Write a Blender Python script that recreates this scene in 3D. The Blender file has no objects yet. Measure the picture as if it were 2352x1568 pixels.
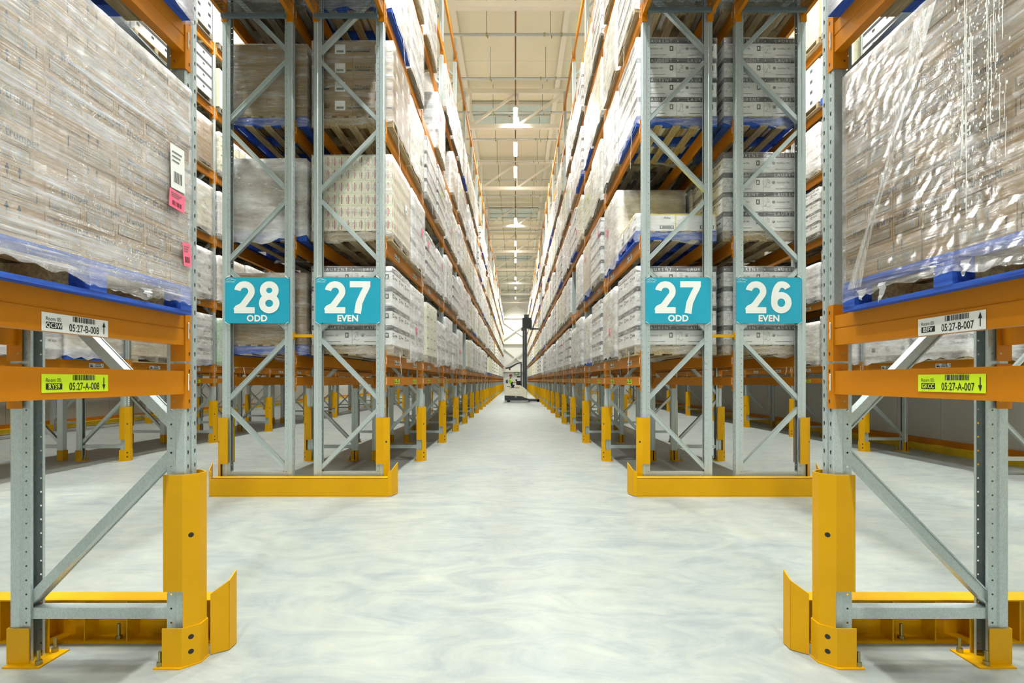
import bpy, math, random
from mathutils import Vector, Matrix
PI = math.pi
C = bpy.context.scene
COL = C.collection

# ------------------------------------------------------------------ camera, world, exposure
F_PX, CAM_H, W_PX = 1111.0, 1.55, 2352.0
cd = bpy.data.cameras.new('camera'); cam = bpy.data.objects.new('camera', cd); COL.objects.link(cam)
cam.location = (0, 0, CAM_H); cam.rotation_euler = (PI/2, 0, 0)
cd.sensor_width = 36.0; cd.lens = 36.0*F_PX/W_PX
cd.shift_x = -8/W_PX; cd.shift_y = 89/W_PX
cd.clip_start = 0.05; cd.clip_end = 300
C.camera = cam
w = bpy.data.worlds.new('world'); C.world = w; w.use_nodes = True
w.node_tree.nodes['Background'].inputs[0].default_value = (0.8, 0.85, 0.9, 1)
w.node_tree.nodes['Background'].inputs[1].default_value = 0.3
C.view_settings.view_transform = 'Standard'
try: C.view_settings.look = 'None'
except Exception: pass
C.view_settings.gamma = 1.0
C.view_settings.use_curve_mapping = False
C.view_settings.exposure = 0.0
C.cycles.max_bounces = 8; C.cycles.diffuse_bounces = 4; C.cycles.glossy_bounces = 3
C.cycles.transparent_max_bounces = 12
C.cycles.use_adaptive_sampling = True; C.cycles.adaptive_threshold = 0.04
C.cycles.sample_clamp_indirect = 6.0
C.cycles.caustics_reflective = False; C.cycles.caustics_refractive = False
C.cycles.use_denoising = True
try: C.cycles.denoiser = 'OPENIMAGEDENOISE'
except Exception: pass

LAMP_Z = 13.17
LAMP_W = 475.0; SPREAD = 130
LAMP_COL = (0.975, 1.0, 0.96)
# lamp places: (x, depth).  The farther aisle ones are read from the photograph, the rest are unseen lamps assumed for the lighting.
AISLE_LAMPS = [-9.5, -4.0, 1.6, 6.8, 12.0, 21.4, 24.4, 27.1, 35.5, 41.2, 44.7, 47.2, 55.3, 61.1, 68.6]
LAMPS = [(0.0, d) for d in AISLE_LAMPS]
LAMPS += [(-5.75, d) for d in (-6, 4.6, 11, 18, 26, 36, 48, 60)]
LAMPS += [(5.8, d) for d in (-6, 4.6, 11, 18, 26, 36, 48, 60)]
LAMPS += [(-11.4, d) for d in (4.6, 14, 26, 40)]
LAMPS += [(-3.0, 4.6), (3.0, 4.6)]

# ------------------------------------------------------------------ row layout (metres)
BAY = 2.70; D1 = 2.64; D2 = 6.61; DEPTH = 0.96; NB = 24
PW = 0.095                                   # post width along the row
LV = [1.90, 3.49, 5.09, 6.69, 8.29, 9.89, 11.49]   # tops of the pallet beams B..H
A_TOP = 1.60
BH = 0.16; AH = 0.125
POST_H = 11.95
ROWS = {  # face x, direction of the depth away from the face, first frame depth, spoken name
    '27e': (-1.80, -1, D2, 'row 27 even'),
    '28o': (-4.01, 1, D2, 'row 28 odd'),
    '27o': (1.733, 1, D2, 'row 27 odd'),
    '26e': (3.97, -1, D2, 'row 26 even'),
}
ORD = ['first','second','third','fourth','fifth','sixth','seventh','eighth','ninth','tenth','eleventh','twelfth','thirteenth','fourteenth',
       'fifteenth','sixteenth','seventeenth','eighteenth','nineteenth','twentieth','twenty-first','twenty-second','twenty-third','twenty-fourth','twenty-fifth','twenty-sixth']
LVN = ['lowest', 'second', 'third', 'fourth', 'fifth', 'sixth', 'top']

# ------------------------------------------------------------------ materials
def srgb(r, g, b):
    f = lambda c: (c/12.92 if c <= 0.04045 else ((c+0.055)/1.055)**2.4)
    return (f(r/255), f(g/255), f(b/255), 1)
def nmat(name):
    m = bpy.data.materials.new(name); m.use_nodes = True
    nt = m.node_tree; return m, nt, nt.nodes, nt.links, nt.nodes['Principled BSDF']
def coords(nt, scale=(1,1,1), rot=(0,0,0), kind='Object'):
    tc = nt.nodes.new('ShaderNodeTexCoord'); mp = nt.nodes.new('ShaderNodeMapping')
    mp.inputs['Scale'].default_value = scale; mp.inputs['Rotation'].default_value = rot
    nt.links.new(tc.outputs[kind], mp.inputs[0]); return mp.outputs[0]
def noise(nt, vec, scale, detail=3, rough=0.5, dist=0):
    n = nt.nodes.new('ShaderNodeTexNoise'); n.inputs['Scale'].default_value = scale; n.inputs['Detail'].default_value = detail
    n.inputs['Roughness'].default_value = rough; n.inputs['Distortion'].default_value = dist
    nt.links.new(vec, n.inputs['Vector']); return n.outputs['Fac']
def ramp(nt, fac, stops):
    r = nt.nodes.new('ShaderNodeValToRGB'); e = r.color_ramp.elements
    while len(e) < len(stops): e.new(0.5)
    for el, (p, c) in zip(e, stops): el.position = p; el.color = c
    nt.links.new(fac, r.inputs[0]); return r.outputs[0]
def bump(nt, fac, strength=0.2, dist=0.01):
    b = nt.nodes.new('ShaderNodeBump'); b.inputs['Strength'].default_value = strength; b.inputs['Distance'].default_value = dist
    nt.links.new(fac, b.inputs['Height']); return b.outputs[0]
def simple(name, col, rough=0.5, metal=0.0, var=0.06, scale=6.0, spec=0.5, bmp=0.0, stretch=(1,1,1)):
    m, nt, N, L, B = nmat(name)
    f = noise(nt, coords(nt, stretch), scale, 4)
    a = tuple(max(0, c*(1-var)) for c in col[:3])+(1,); b = tuple(min(1, c*(1+var)) for c in col[:3])+(1,)
    L.new(ramp(nt, f, [(0.3, a), (0.7, b)]), B.inputs['Base Color'])
    B.inputs['Roughness'].default_value = rough; B.inputs['Metallic'].default_value = metal
    B.inputs['Specular IOR Level'].default_value = spec
    if bmp: L.new(bump(nt, f, bmp), B.inputs['Normal'])
    return m
M = {}
def mk_galv():
    m, nt, N, L, B = nmat('galvanised_steel')
    v = N.new('ShaderNodeTexVoronoi'); v.inputs['Scale'].default_value = 170
    L.new(coords(nt, (1, 1, 0.6)), v.inputs['Vector'])
    L.new(ramp(nt, v.outputs['Color'], [(0.0, srgb(178, 190, 191)), (1.0, srgb(198, 209, 209))]), B.inputs['Base Color'])
    B.inputs['Metallic'].default_value = 0.5; B.inputs['Roughness'].default_value = 0.38
    return m
M['galv'] = mk_galv()
M['deck'] = simple('dull_deck_steel', srgb(104, 116, 122), 0.5, 0.3)
M['beam'] = simple('orange_beam_paint', srgb(194, 119, 10), 0.4, 0, 0.05, 3, 0.25)
M['guard'] = simple('yellow_guard_paint', srgb(208, 154, 0), 0.4, 0, 0.04, 3, 0.22)
M['bolt'] = simple('zinc_bolt', srgb(170, 160, 110), 0.3, 0.9)
M['clip'] = simple('white_clip', srgb(225, 222, 210), 0.4)
M['black'] = simple('black_print', srgb(28, 28, 30), 0.55)
M['darkgrey'] = simple('dark_grey_plastic', srgb(58, 62, 66), 0.45)
M['white'] = simple('white_print', srgb(236, 237, 232), 0.5, var=0.02)
M['lime'] = simple('lime_label', srgb(204, 232, 20), 0.5, var=0.02)
M['pink'] = simple('pink_label', srgb(246, 110, 140), 0.5, var=0.02)
M['magenta'] = simple('magenta_print', srgb(206, 70, 120), 0.5, var=0.02)
M['greenprint'] = simple('green_print', srgb(120, 170, 110), 0.5)
M['teal'] = simple('turquoise_sign', srgb(18, 158, 186), 0.42, var=0.02)
M['teal_dk'] = simple('grey_green_print', srgb(110, 120, 118), 0.5)
M['yellow'] = simple('yellow_carton', srgb(240, 216, 40), 0.55)
M['red'] = simple('red_cap', srgb(190, 40, 50), 0.5)
M['vis'] = simple('hi_vis_cloth', srgb(190, 245, 70), 0.7)
M['skin'] = simple('skin', srgb(214, 160, 130), 0.55)
M['trouser'] = simple('dark_cloth', srgb(40, 46, 60), 0.8)
M['cream'] = simple('cream_truck_paint', srgb(232, 228, 204), 0.35)
M['kraft'] = simple('kraft_card', srgb(144, 115, 70), 0.7, 0, 0.07, 8)
M['kraft2'] = simple('pale_kraft_card', srgb(206, 190, 158), 0.7, 0, 0.06, 8)
M['wcard'] = simple('white_card', srgb(248, 248, 245), 0.55, 0, 0.03, 8)
M['ycard'] = simple('cream_card', srgb(236, 234, 204), 0.55, 0, 0.03, 8)
M['band'] = simple('charcoal_band', srgb(52, 52, 56), 0.5, 0, 0.1, 8)
def mk_wood(name, c1, c2):
    m, nt, N, L, B = nmat(name)
    f = noise(nt, coords(nt, (14, 1.2, 14)), 4, 6, 0.65, 0.4)
    L.new(ramp(nt, f, [(0.3, c1), (0.7, c2)]), B.inputs['Base Color']); B.inputs['Roughness'].default_value = 0.8
    L.new(bump(nt, f, 0.3), B.inputs['Normal']); return m
M['wood'] = mk_wood('pallet_wood', srgb(122, 104, 76), srgb(196, 176, 136))
M['woodgrey'] = mk_wood('weathered_pallet_wood', srgb(84, 80, 70), srgb(150, 142, 122))
M['blue'] = mk_wood('blue_painted_wood', srgb(22, 58, 150), srgb(48, 100, 205))
def mk_floor():
    m, nt, N, L, B = nmat('polished_concrete')
    c = coords(nt, (1, 1, 1))
    big = noise(nt, c, 0.6, 7, 0.62, 1.6)
    streak = noise(nt, coords(nt, (0.8, 1.9, 1), (0, 0, 0.45)), 1.5, 9, 0.68, 2.2)
    fine = noise(nt, c, 9, 6, 0.7, 0.3)
    a = ramp(nt, big, [(0.30, srgb(132, 140, 142)), (0.5, srgb(147, 153, 149)), (0.68, srgb(158, 161, 149))])
    b = ramp(nt, streak, [(0.36, srgb(122, 131, 135)), (0.5, srgb(146, 152, 149)), (0.66, srgb(166, 169, 158))])
    mx = N.new('ShaderNodeMix'); mx.data_type = 'RGBA'; mx.inputs[0].default_value = 0.5
    L.new(a, mx.inputs[6]); L.new(b, mx.inputs[7])
    # round tyre scuffs left by turning trucks
    last = mx.outputs[2]
    for (cx, cy, rr, wd) in ((-0.15, 4.1, 0.62, 0.05), (0.1, 4.3, 0.85, 0.04), (0.35, 4.7, 1.35, 0.06), (-0.3, 3.3, 1.0, 0.05)):
        tc = N.new('ShaderNodeTexCoord'); mp = N.new('ShaderNodeMapping'); mp.inputs['Location'].default_value = (-cx, -cy, 0)
        L.new(tc.outputs['Object'], mp.inputs[0])
        ln = N.new('ShaderNodeVectorMath'); ln.operation = 'LENGTH'; L.new(mp.outputs[0], ln.inputs[0])
        s = N.new('ShaderNodeMath'); s.operation = 'SUBTRACT'; L.new(ln.outputs['Value'], s.inputs[0]); s.inputs[1].default_value = rr
        ab = N.new('ShaderNodeMath'); ab.operation = 'ABSOLUTE'; L.new(s.outputs[0], ab.inputs[0])
        mr = N.new('ShaderNodeMapRange'); L.new(ab.outputs[0], mr.inputs[0]); mr.inputs[1].default_value = 0; mr.inputs[2].default_value = wd
        mr.inputs[3].default_value = 1; mr.inputs[4].default_value = 0
        mu = N.new('ShaderNodeMath'); mu.operation = 'MULTIPLY'; L.new(mr.outputs[0], mu.inputs[0]); L.new(streak, mu.inputs[1])
        m2 = N.new('ShaderNodeMath'); m2.operation = 'MULTIPLY'; L.new(mu.outputs[0], m2.inputs[0]); m2.inputs[1].default_value = 0.2
        k = N.new('ShaderNodeMix'); k.data_type = 'RGBA'; L.new(m2.outputs[0], k.inputs[0]); L.new(last, k.inputs[6]); k.inputs[7].default_value = srgb(172, 176, 167)
        last = k.outputs[2]
    # short dark scratches
    sc = noise(nt, coords(nt, (1, 9, 1), (0, 0, 0.12)), 2.2, 9, 0.8, 1.5)
    sm = N.new('ShaderNodeMapRange'); L.new(sc, sm.inputs[0]); sm.inputs[1].default_value = 0.62; sm.inputs[2].default_value = 0.74
    sm.inputs[3].default_value = 0; sm.inputs[4].default_value = 0.35
    k = N.new('ShaderNodeMix'); k.data_type = 'RGBA'; L.new(sm.outputs[0], k.inputs[0]); L.new(last, k.inputs[6]); k.inputs[7].default_value = srgb(110, 116, 116)
    L.new(k.outputs[2], B.inputs['Base Color'])
    rr = N.new('ShaderNodeMapRange'); L.new(fine, rr.inputs[0]); rr.inputs[3].default_value = 0.3; rr.inputs[4].default_value = 0.5
    L.new(rr.outputs[0], B.inputs['Roughness']); B.inputs['Specular IOR Level'].default_value = 0.4
    L.new(bump(nt, fine, 0.03), B.inputs['Normal'])
    return m
M['floor'] = mk_floor()
M['roof'] = simple('cream_roof_panel', srgb(232, 231, 208), 0.6, var=0.03, scale=0.6)
M['truss'] = simple('cream_truss_paint', srgb(236, 234, 220), 0.5, var=0.02)
M['wallw'] = simple('white_wall_panel', srgb(236, 236, 230), 0.6, var=0.02, scale=0.5)
M['wallg'] = simple('grey_wall_panel', srgb(196, 196, 188), 0.6, var=0.03, scale=0.5)
M['pipe'] = simple('steel_pipe', srgb(190, 194, 194), 0.35, 0.7)
M['rpipe'] = simple('brown_cable', srgb(120, 66, 50), 0.5)
M['sky'] = simple('rooflight_sheet', srgb(186, 208, 206), 0.35)
M['curb'] = simple('yellow_kerb_paint', srgb(214, 180, 20), 0.55, var=0.15)
def mk_emit():
    m, nt, N, L, B = nmat('lamp_diffuser')
    B.inputs['Emission Color'].default_value = (1, 0.98, 0.94, 1); B.inputs['Emission Strength'].default_value = 45
    B.inputs['Base Color'].default_value = (1, 1, 1, 1); return m
M['emit'] = mk_emit()
def mk_film(name, milky, streakamt, sc=(1, 1, 1), tilt=0.0, gl=0.12, tint=(0.96, 0.965, 0.98, 1), bs=0.5, fine_sc=None, rough=0.2, bands=0.0, fw=0.6, var=(0.5, 1.4)):
    """clear stretch film: see-through, glossy, with whiter streaks where it overlaps"""
    m = bpy.data.materials.new(name); m.use_nodes = True; nt = m.node_tree; N = nt.nodes; L = nt.links
    N.remove(N['Principled BSDF']); out = N['Material Output']
    def mrange(v, a, b_, c, d):
        r = N.new('ShaderNodeMapRange'); L.new(v, r.inputs[0])
        for k, x in zip((1, 2, 3, 4), (a, b_, c, d)): r.inputs[k].default_value = x
        return r.outputs[0]
    def mth(op, a, b_, clamp=False):
        r = N.new('ShaderNodeMath'); r.operation = op; r.use_clamp = clamp
        for k, x in enumerate((a, b_)):
            if isinstance(x, (int, float)): r.inputs[k].default_value = x
            else: L.new(x, r.inputs[k])
        return r.outputs[0]
    st = noise(nt, coords(nt, sc, (tilt, 0, 0)), 1.0, 8, 0.68, 0.6)
    big = noise(nt, coords(nt, (1.1, 1.1, 2.2)), 1.5, 3, 0.5, 0.5)
    fs = fine_sc or (sc[0]*2.5, sc[1]*2.5, sc[2]*2.5)
    fine = noise(nt, coords(nt, fs, (tilt*1.3, 0, 0)), 1.0, 5, 0.65, 0.4)
    tr = N.new('ShaderNodeBsdfTransparent'); tr.inputs[0].default_value = (0.97, 0.97, 0.97, 1)
    df = N.new('ShaderNodeBsdfDiffuse'); df.inputs[0].default_value = tint
    tl = N.new('ShaderNodeBsdfTranslucent'); tl.inputs[0].default_value = tint
    go = N.new('ShaderNodeBsdfGlossy'); go.inputs['Roughness'].default_value = rough; go.inputs[0].default_value = (1, 1, 1, 1)
    nb = bump(nt, mth('ADD', st, mth('MULTIPLY', fine, fw)), bs, 0.02); L.new(nb, go.inputs['Normal'])
    amt = mth('MULTIPLY', mrange(st, 0.45, 0.72, milky, min(1, milky+streakamt)), mrange(big, 0.38, 0.66, *var))
    if bands:
        bd = noise(nt, coords(nt, (0.5, 0.5, 5.0), (tilt, 0, 0)), 1.0, 2, 0.4, 0.3)
        amt = mth('ADD', amt, mth('MULTIPLY', mrange(bd, 0.48, 0.56, 0, bands), mrange(fine, 0.3, 0.6, 0.5, 1)))
    lines = mrange(fine, 0.60, 0.68, 0, streakamt)
    amt = mth('MAXIMUM', amt, mth('MULTIPLY', lines, mrange(big, 0.38, 0.66, var[0], 1.0))); amt = mth('MULTIPLY', amt, 1.0, True)
    md = N.new('ShaderNodeMixShader'); md.inputs[0].default_value = 0.3; L.new(df.outputs[0], md.inputs[1]); L.new(tl.outputs[0], md.inputs[2])
    m1 = N.new('ShaderNodeMixShader'); L.new(amt, m1.inputs[0]); L.new(tr.outputs[0], m1.inputs[1]); L.new(md.outputs[0], m1.inputs[2])
    lw = N.new('ShaderNodeLayerWeight'); lw.inputs[0].default_value = 0.5
    fz = mth('MULTIPLY', mth('POWER', lw.outputs['Facing'], 3.0), 0.4)
    gf = mth('ADD', mrange(fine, 0.4, 0.7, gl*0.5, gl*2.2), fz, True)
    m2 = N.new('ShaderNodeMixShader'); L.new(gf, m2.inputs[0]); L.new(m1.outputs[0], m2.inputs[1]); L.new(go.outputs[0], m2.inputs[2])
    L.new(m2.outputs[0], out.inputs[0]); return m
M['film'] = mk_film('stretch_film', 0.03, 0.42, (2.5, 2.5, 16), 0.08, bands=0.08)
M['film_white'] = mk_film('milky_stretch_film', 0.52, 0.42, (2.5, 2.5, 12), -0.1, gl=0.18, bs=0.7)
M['film_green'] = mk_film('green_stretch_film', 0.5, 0.3, (2.5, 2.5, 12), 0.1, tint=srgb(196, 226, 196))
M['film_near'] = mk_film('wide_streaked_stretch_film', 0.0, 0.5, (3.0, 1.2, 30), 0.10, gl=0.14, bs=1.0, fine_sc=(8, 3.5, 150), rough=0.16, bands=0.2, fw=0.25, var=(0.25, 1.8))
M['film_near2'] = mk_film('clear_streaked_stretch_film', 0.0, 0.5, (3.0, 1.2, 26), -0.16, gl=0.11, bs=1.0, fine_sc=(8, 3.5, 130), rough=0.16, bands=0.16, fw=0.25, var=(0.2, 1.7))

M['film_tail'] = mk_film('gathered_stretch_film', 0.15, 0.7, (30, 1.5, 4), 0.9, gl=0.3, bs=1.0, fine_sc=(90, 60, 5), rough=0.2)
# ------------------------------------------------------------------ mesh builder
class MB:
    def __init__(s): s.v = []; s.f = []; s.m = []; s.mats = []
    def mi(s, mat):
        if mat not in s.mats: s.mats.append(mat)
        return s.mats.index(mat)
    def poly(s, pts, mat):
        b = len(s.v); s.v.extend(tuple(p) for p in pts); s.f.append(tuple(range(b, b+len(pts)))); s.m.append(s.mi(mat)); return s
    def raw(s, vs, fs, mat):
        b = len(s.v); s.v.extend(tuple(p) for p in vs); i = s.mi(mat)
        for f in fs: s.f.append(tuple(b+k for k in f)); s.m.append(i)
        return s
    def box(s, x0, x1, y0, y1, z0, z1, mat, mtx=None):
        vs = [(x0,y0,z0),(x1,y0,z0),(x1,y1,z0),(x0,y1,z0),(x0,y0,z1),(x1,y0,z1),(x1,y1,z1),(x0,y1,z1)]
        if mtx is not None: vs = [mtx @ Vector(p) for p in vs]
        return s.raw(vs, [(0,3,2,1),(4,5,6,7),(0,1,5,4),(1,2,6,5),(2,3,7,6),(3,0,4,7)], mat)
    def prism(s, pts, z0, z1, mat, mtx=None):
        """pts: outline in XY, extruded along Z (mtx may turn it)"""
        n = len(pts); vs = [(x, y, z0) for x, y in pts]+[(x, y, z1) for x, y in pts]
        if mtx is not None: vs = [mtx @ Vector(p) for p in vs]
        return s.raw(vs, [tuple(range(n-1, -1, -1)), tuple(range(n, 2*n))]+[(i, (i+1) % n, n+(i+1) % n, n+i) for i in range(n)], mat)
    def bar(s, p, q, a, b, mat, up=(0, 1, 0)):
        """rectangular bar from p to q, half sizes a (across) and b (along up)"""
        p = Vector(p); q = Vector(q); d = (q-p).normalized(); u = Vector(up); u = (u-d*u.dot(d)).normalized(); r = d.cross(u)
        vs = [e+r*i*a+u*j*b for e in (p, q) for i, j in ((-1,-1),(1,-1),(1,1),(-1,1))]
        return s.raw(vs, [(3,2,1,0),(4,5,6,7),(0,1,5,4),(1,2,6,5),(2,3,7,6),(3,0,4,7)], mat)
    def tube(s, p, q, r, mat, n=8, r2=None):
        p = Vector(p); q = Vector(q); d = (q-p).normalized(); r2 = r if r2 is None else r2
        u = Vector((0, 0, 1)) if abs(d.z) < 0.9 else Vector((1, 0, 0)); a = d.cross(u).normalized(); b = d.cross(a)
        vs = [e+(a*math.cos(2*PI*k/n)+b*math.sin(2*PI*k/n))*rr for e, rr in ((p, r), (q, r2)) for k in range(n)]
        return s.raw(vs, [tuple(range(n)), tuple(range(2*n-1, n-1, -1))]+[(k, n+k, n+(k+1) % n, (k+1) % n) for k in range(n)], mat)
    def path(s, pts, r, mat, n=6):
        for a, b in zip(pts[:-1], pts[1:]): s.tube(a, b, r, mat, n)
        return s
    def text(s, txt, org, xd, yd, size, mat, bold=0.0, align='LEFT', sx=1.0, shear=0.0):
        vs, fs, wd = glyphs(txt, bold, shear)
        org = Vector(org); xd = Vector(xd)*size*sx; yd = Vector(yd)*size
        off = 0 if align == 'LEFT' else (-wd/2 if align == 'CENTER' else -wd)
        return s.raw([org+xd*(x+off)+yd*y for x, y in vs], fs, mat)
    def merge(s, o, mtx):
        b = len(s.v); s.v.extend(tuple(mtx @ Vector(p)) for p in o.v)
        idx = [s.mi(x) for x in o.mats]
        for f, k in zip(o.f, o.m): s.f.append(tuple(b+i for i in f)); s.m.append(idx[k])
        return s
    def mesh(s, name, smooth=False):
        me = bpy.data.meshes.new(name); me.from_pydata(s.v, [], s.f)
        for x in s.mats: me.materials.append(M[x])
        me.polygons.foreach_set('material_index', s.m)
        if smooth: me.polygons.foreach_set('use_smooth', [True]*len(s.f))
        me.update(); return me
_G = {}
def glyphs(txt, bold=0.0, shear=0.0):
    k = (txt, bold, shear)
    if k not in _G:
        cu = bpy.data.curves.new('glyph', 'FONT'); cu.body = txt; cu.size = 1.0; cu.offset = bold; cu.resolution_u = 3; cu.shear = shear
        if bold: cu.space_character = 1.0+bold*1.6
        ob = bpy.data.objects.new('glyph', cu); COL.objects.link(ob)
        dg = bpy.context.evaluated_depsgraph_get(); me = bpy.data.meshes.new_from_object(ob.evaluated_get(dg))
        vs = [(v.co.x, v.co.y) for v in me.vertices]; fs = [tuple(p.vertices) for p in me.polygons]
        x0 = min(v[0] for v in vs); vs = [(x-x0, y) for x, y in vs]
        _G[k] = (vs, fs, max(v[0] for v in vs))
        bpy.data.objects.remove(ob); bpy.data.curves.remove(cu); bpy.data.meshes.remove(me)
    return _G[k]

def thing(name, label, cat, loc=(0, 0, 0), rz=0.0, group=None, mesh=None):
    o = bpy.data.objects.new(name, mesh); COL.objects.link(o); o.location = loc; o.rotation_euler = (0, 0, rz)
    o['label'] = label; o['category'] = cat; o['kind'] = 'thing'
    if group: o['group'] = group
    return o
def part(name, mesh, parent, loc=(0, 0, 0), rz=0.0, label=None):
    o = bpy.data.objects.new(name, mesh); COL.objects.link(o); o.parent = parent; o.location = loc; o.rotation_euler = (0, 0, rz)
    if label: o['label'] = label
    return o
def struct(name, mb):
    o = bpy.data.objects.new(name, mb.mesh(name)); COL.objects.link(o); o['kind'] = 'structure'; return o

# ------------------------------------------------------------------ the building
X0, X1, Y0, Y1, ROOF = -14.9, 9.25, -16.0, 72.0, 14.75
struct('floor', MB().box(X0, X1, Y0, Y1, -0.2, 0, 'floor'))
b = MB().box(X0, X1, Y0, Y1, ROOF, ROOF+0.2, 'roof')
for i in range(30): b.box(X0, X1, Y0+i*3.0, Y0+i*3.0+0.03, ROOF-0.012, ROOF+0.01, 'truss')
struct('ceiling', b)
def panel_wall(name, horizontal, pos, a0, a1, mat, sgn):
    b = MB(); t = 0.2
    n = max(1, round((a1-a0)/1.2))
    for i in range(n):
        p = a0+(a1-a0)*i/n; q = a0+(a1-a0)*(i+1)/n-0.008
        if horizontal: b.box(p, q, min(pos, pos+sgn*t), max(pos, pos+sgn*t), 0, ROOF, mat)
        else: b.box(min(pos, pos+sgn*t), max(pos, pos+sgn*t), p, q, 0, ROOF, mat)
    if horizontal: b.box(a0, a1, pos+sgn*0.02, pos+sgn*0.19, 0, ROOF, mat)
    else: b.box(pos+sgn*0.02, pos+sgn*0.19, a0, a1, 0, ROOF, mat)
    return struct(name, b)
panel_wall('wall_back', True, Y1, X0, X1, 'wallw', 1)
panel_wall('wall_front', True, Y0, X0, X1, 'wallw', -1)
panel_wall('wall_left', False, X0, Y0, Y1, 'wallg', -1)
panel_wall('wall_right', False, X1, Y0, Y1, 'wallg', 1)
# kerbs along the side walls
def kerb(name, xa, xb):
    b = MB(); s = 1 if xb > xa else -1
    b.box(min(xa, xb), max(xa, xb), Y0+0.2, Y1-0.1, 0, 0.14, 'curb')
    b.box(min(xb, xb-s*0.06), max(xb, xb-s*0.06), Y0+0.2, Y1-0.1, 0.14, 0.26, 'beam'); struct(name, b)
kerb('trim_1', 9.02, 9.24); kerb('trim_2', -14.67, -14.89)
# wall bracing and rails seen at the end of the aisle
b = MB()
for z in (2.9, 7.0, 10.84): b.box(-4.2, 4.2, Y1-0.25, Y1-0.05, z-0.12, z+0.12, 'truss')
for (x0, z0, x1, z1) in ((-2.4, 11.0, 2.6, 14.2), (2.6, 11.0, -2.4, 14.2), (-2.4, 10.6, 2.4, 7.2), (2.4, 10.6, -2.4, 7.2), (-2.4, 6.8, 2.4, 3.0), (2.4, 6.8, -2.4, 3.0)):
    yy = Y1-0.10-(0.11 if (z1-z0)*(x1-x0) > 0 else 0.0); b.bar((x0, yy, z0), (x1, yy, z1), 0.09, 0.045, 'truss')
for x in (-2.5, 2.5): b.box(x-0.12, x+0.12, Y1-0.3, Y1-0.02, 0, ROOF-0.02, 'truss')
struct('trim_3', b)
b = MB().box(-0.22, 0.55, Y1-0.12, Y1-0.07, 2.38, 2.75, 'greenprint').box(0.0, 0.3, Y1-0.128, Y1-0.12, 2.47, 2.66, 'white')
thing('exit_sign', 'small pale green sign on the white end wall above the truck driver', 'sign', mesh=b.mesh('exit_sign'))

# roof trusses every 7.2 m, with purlins running along the hall
TRUSS_D = [14.6+6.97*k for k in range(-3, 9)]
for k, d in enumerate(TRUSS_D):
    b = MB()
    b.box(X0, X1, d-0.09, d+0.09, 12.76, 12.94, 'truss'); b.box(X0, X1, d-0.09, d+0.09, 14.3, 14.5, 'truss')
    x = X0+0.3; kk = 0
    while x < X1-2.3:
        sg = 1 if x > -1 else -1
        b.bar((x, d, 12.9), (x+2.1, d, 14.35), 0.05, 0.05, 'truss')
        b.bar((x+2.1, d, 12.9), (x+2.1, d, 14.35), 0.045, 0.045, 'truss'); x += 2.1; kk += 1
    thing('roof_truss', '%s cream steel roof truss from the end wall, crossing above the racks' % ORD[len(TRUSS_D)-1-k], 'roof truss', group='roof trusses across the hall', mesh=b.mesh('roof_truss'))
for i, x in enumerate((-13.0, -9.3, -5.6, -1.99*1.107, 1.66*1.107, 5.4)):
    b = MB().box(x-0.1, x+0.1, Y0, Y1, 14.5, 14.72, 'truss')
    thing('roof_purlin', 'cream roof purlin running the length of the hall, %s from the left side wall' % ORD[i], 'purlin', group='purlins along the roof', mesh=b.mesh('roof_purlin'))
# rooflights
for i, (d0, d1) in enumerate(((22.9, 24.9), (37.0, 39.0), (51.0, 53.0))):
    b = MB().box(-2.3, 1.75, d0, d1, ROOF-0.1, ROOF-0.02, 'sky')
    for yy in (d0, (d0+d1)/2, d1): b.box(-2.34, 1.79, yy-0.05, yy+0.05, ROOF-0.16, ROOF-0.03, 'wallg')
    for xx in (-2.3, -0.3, 1.75): b.box(xx-0.04, xx+0.04, d0, d1, ROOF-0.16, ROOF-0.03, 'wallg')
    struct('window_%d' % (i+1), b)
# sprinkler pipes
def sprinkler(d, i):
    z = 12.5*0.966+1.55-1.0
    z = 13.5 - 0.0
    t = thing('sprinkler_pipe', 'galvanised sprinkler pipe crossing above the aisle, %s counted from the camera end' % ORD[i], 'pipe', (0, d, z), group='sprinkler pipes across the aisle')
    b = MB().tube((-3.6, 0, 0), (3.6, 0, 0), 0.045, 'pipe')
    for x in (-1.0, 1.0, 1.6): b.tube((x-0.03, 0, 0), (x+0.03, 0, 0), 0.06, 'bolt')
    part('pipe_run', b.mesh('pipe_run'), t)
    b = MB()
    for x in (-1.0, 1.2): b.tube((x, 0, 0), (x, 0, ROOF-z), 0.008, 'black', 5)
    part('hanger_rod', b.mesh('hanger_rod'), t)
    b = MB()
    for x in (-0.96, 1.25): b.tube((x, 0, -0.12), (x, 0, -0.03), 0.02, 'bolt', 6)
    part('sprinkler_head', b.mesh('sprinkler_head'), t)
for i in range(24): sprinkler(14.3*1.0+2.43*i, i)
thing('cable_conduit', 'brown cable run along the roof above the middle of the aisle', 'cable', mesh=MB().tube((0, 8, 14.2), (0, 71, 14.2), 0.03, 'rpipe').mesh('cable_conduit'))

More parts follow.
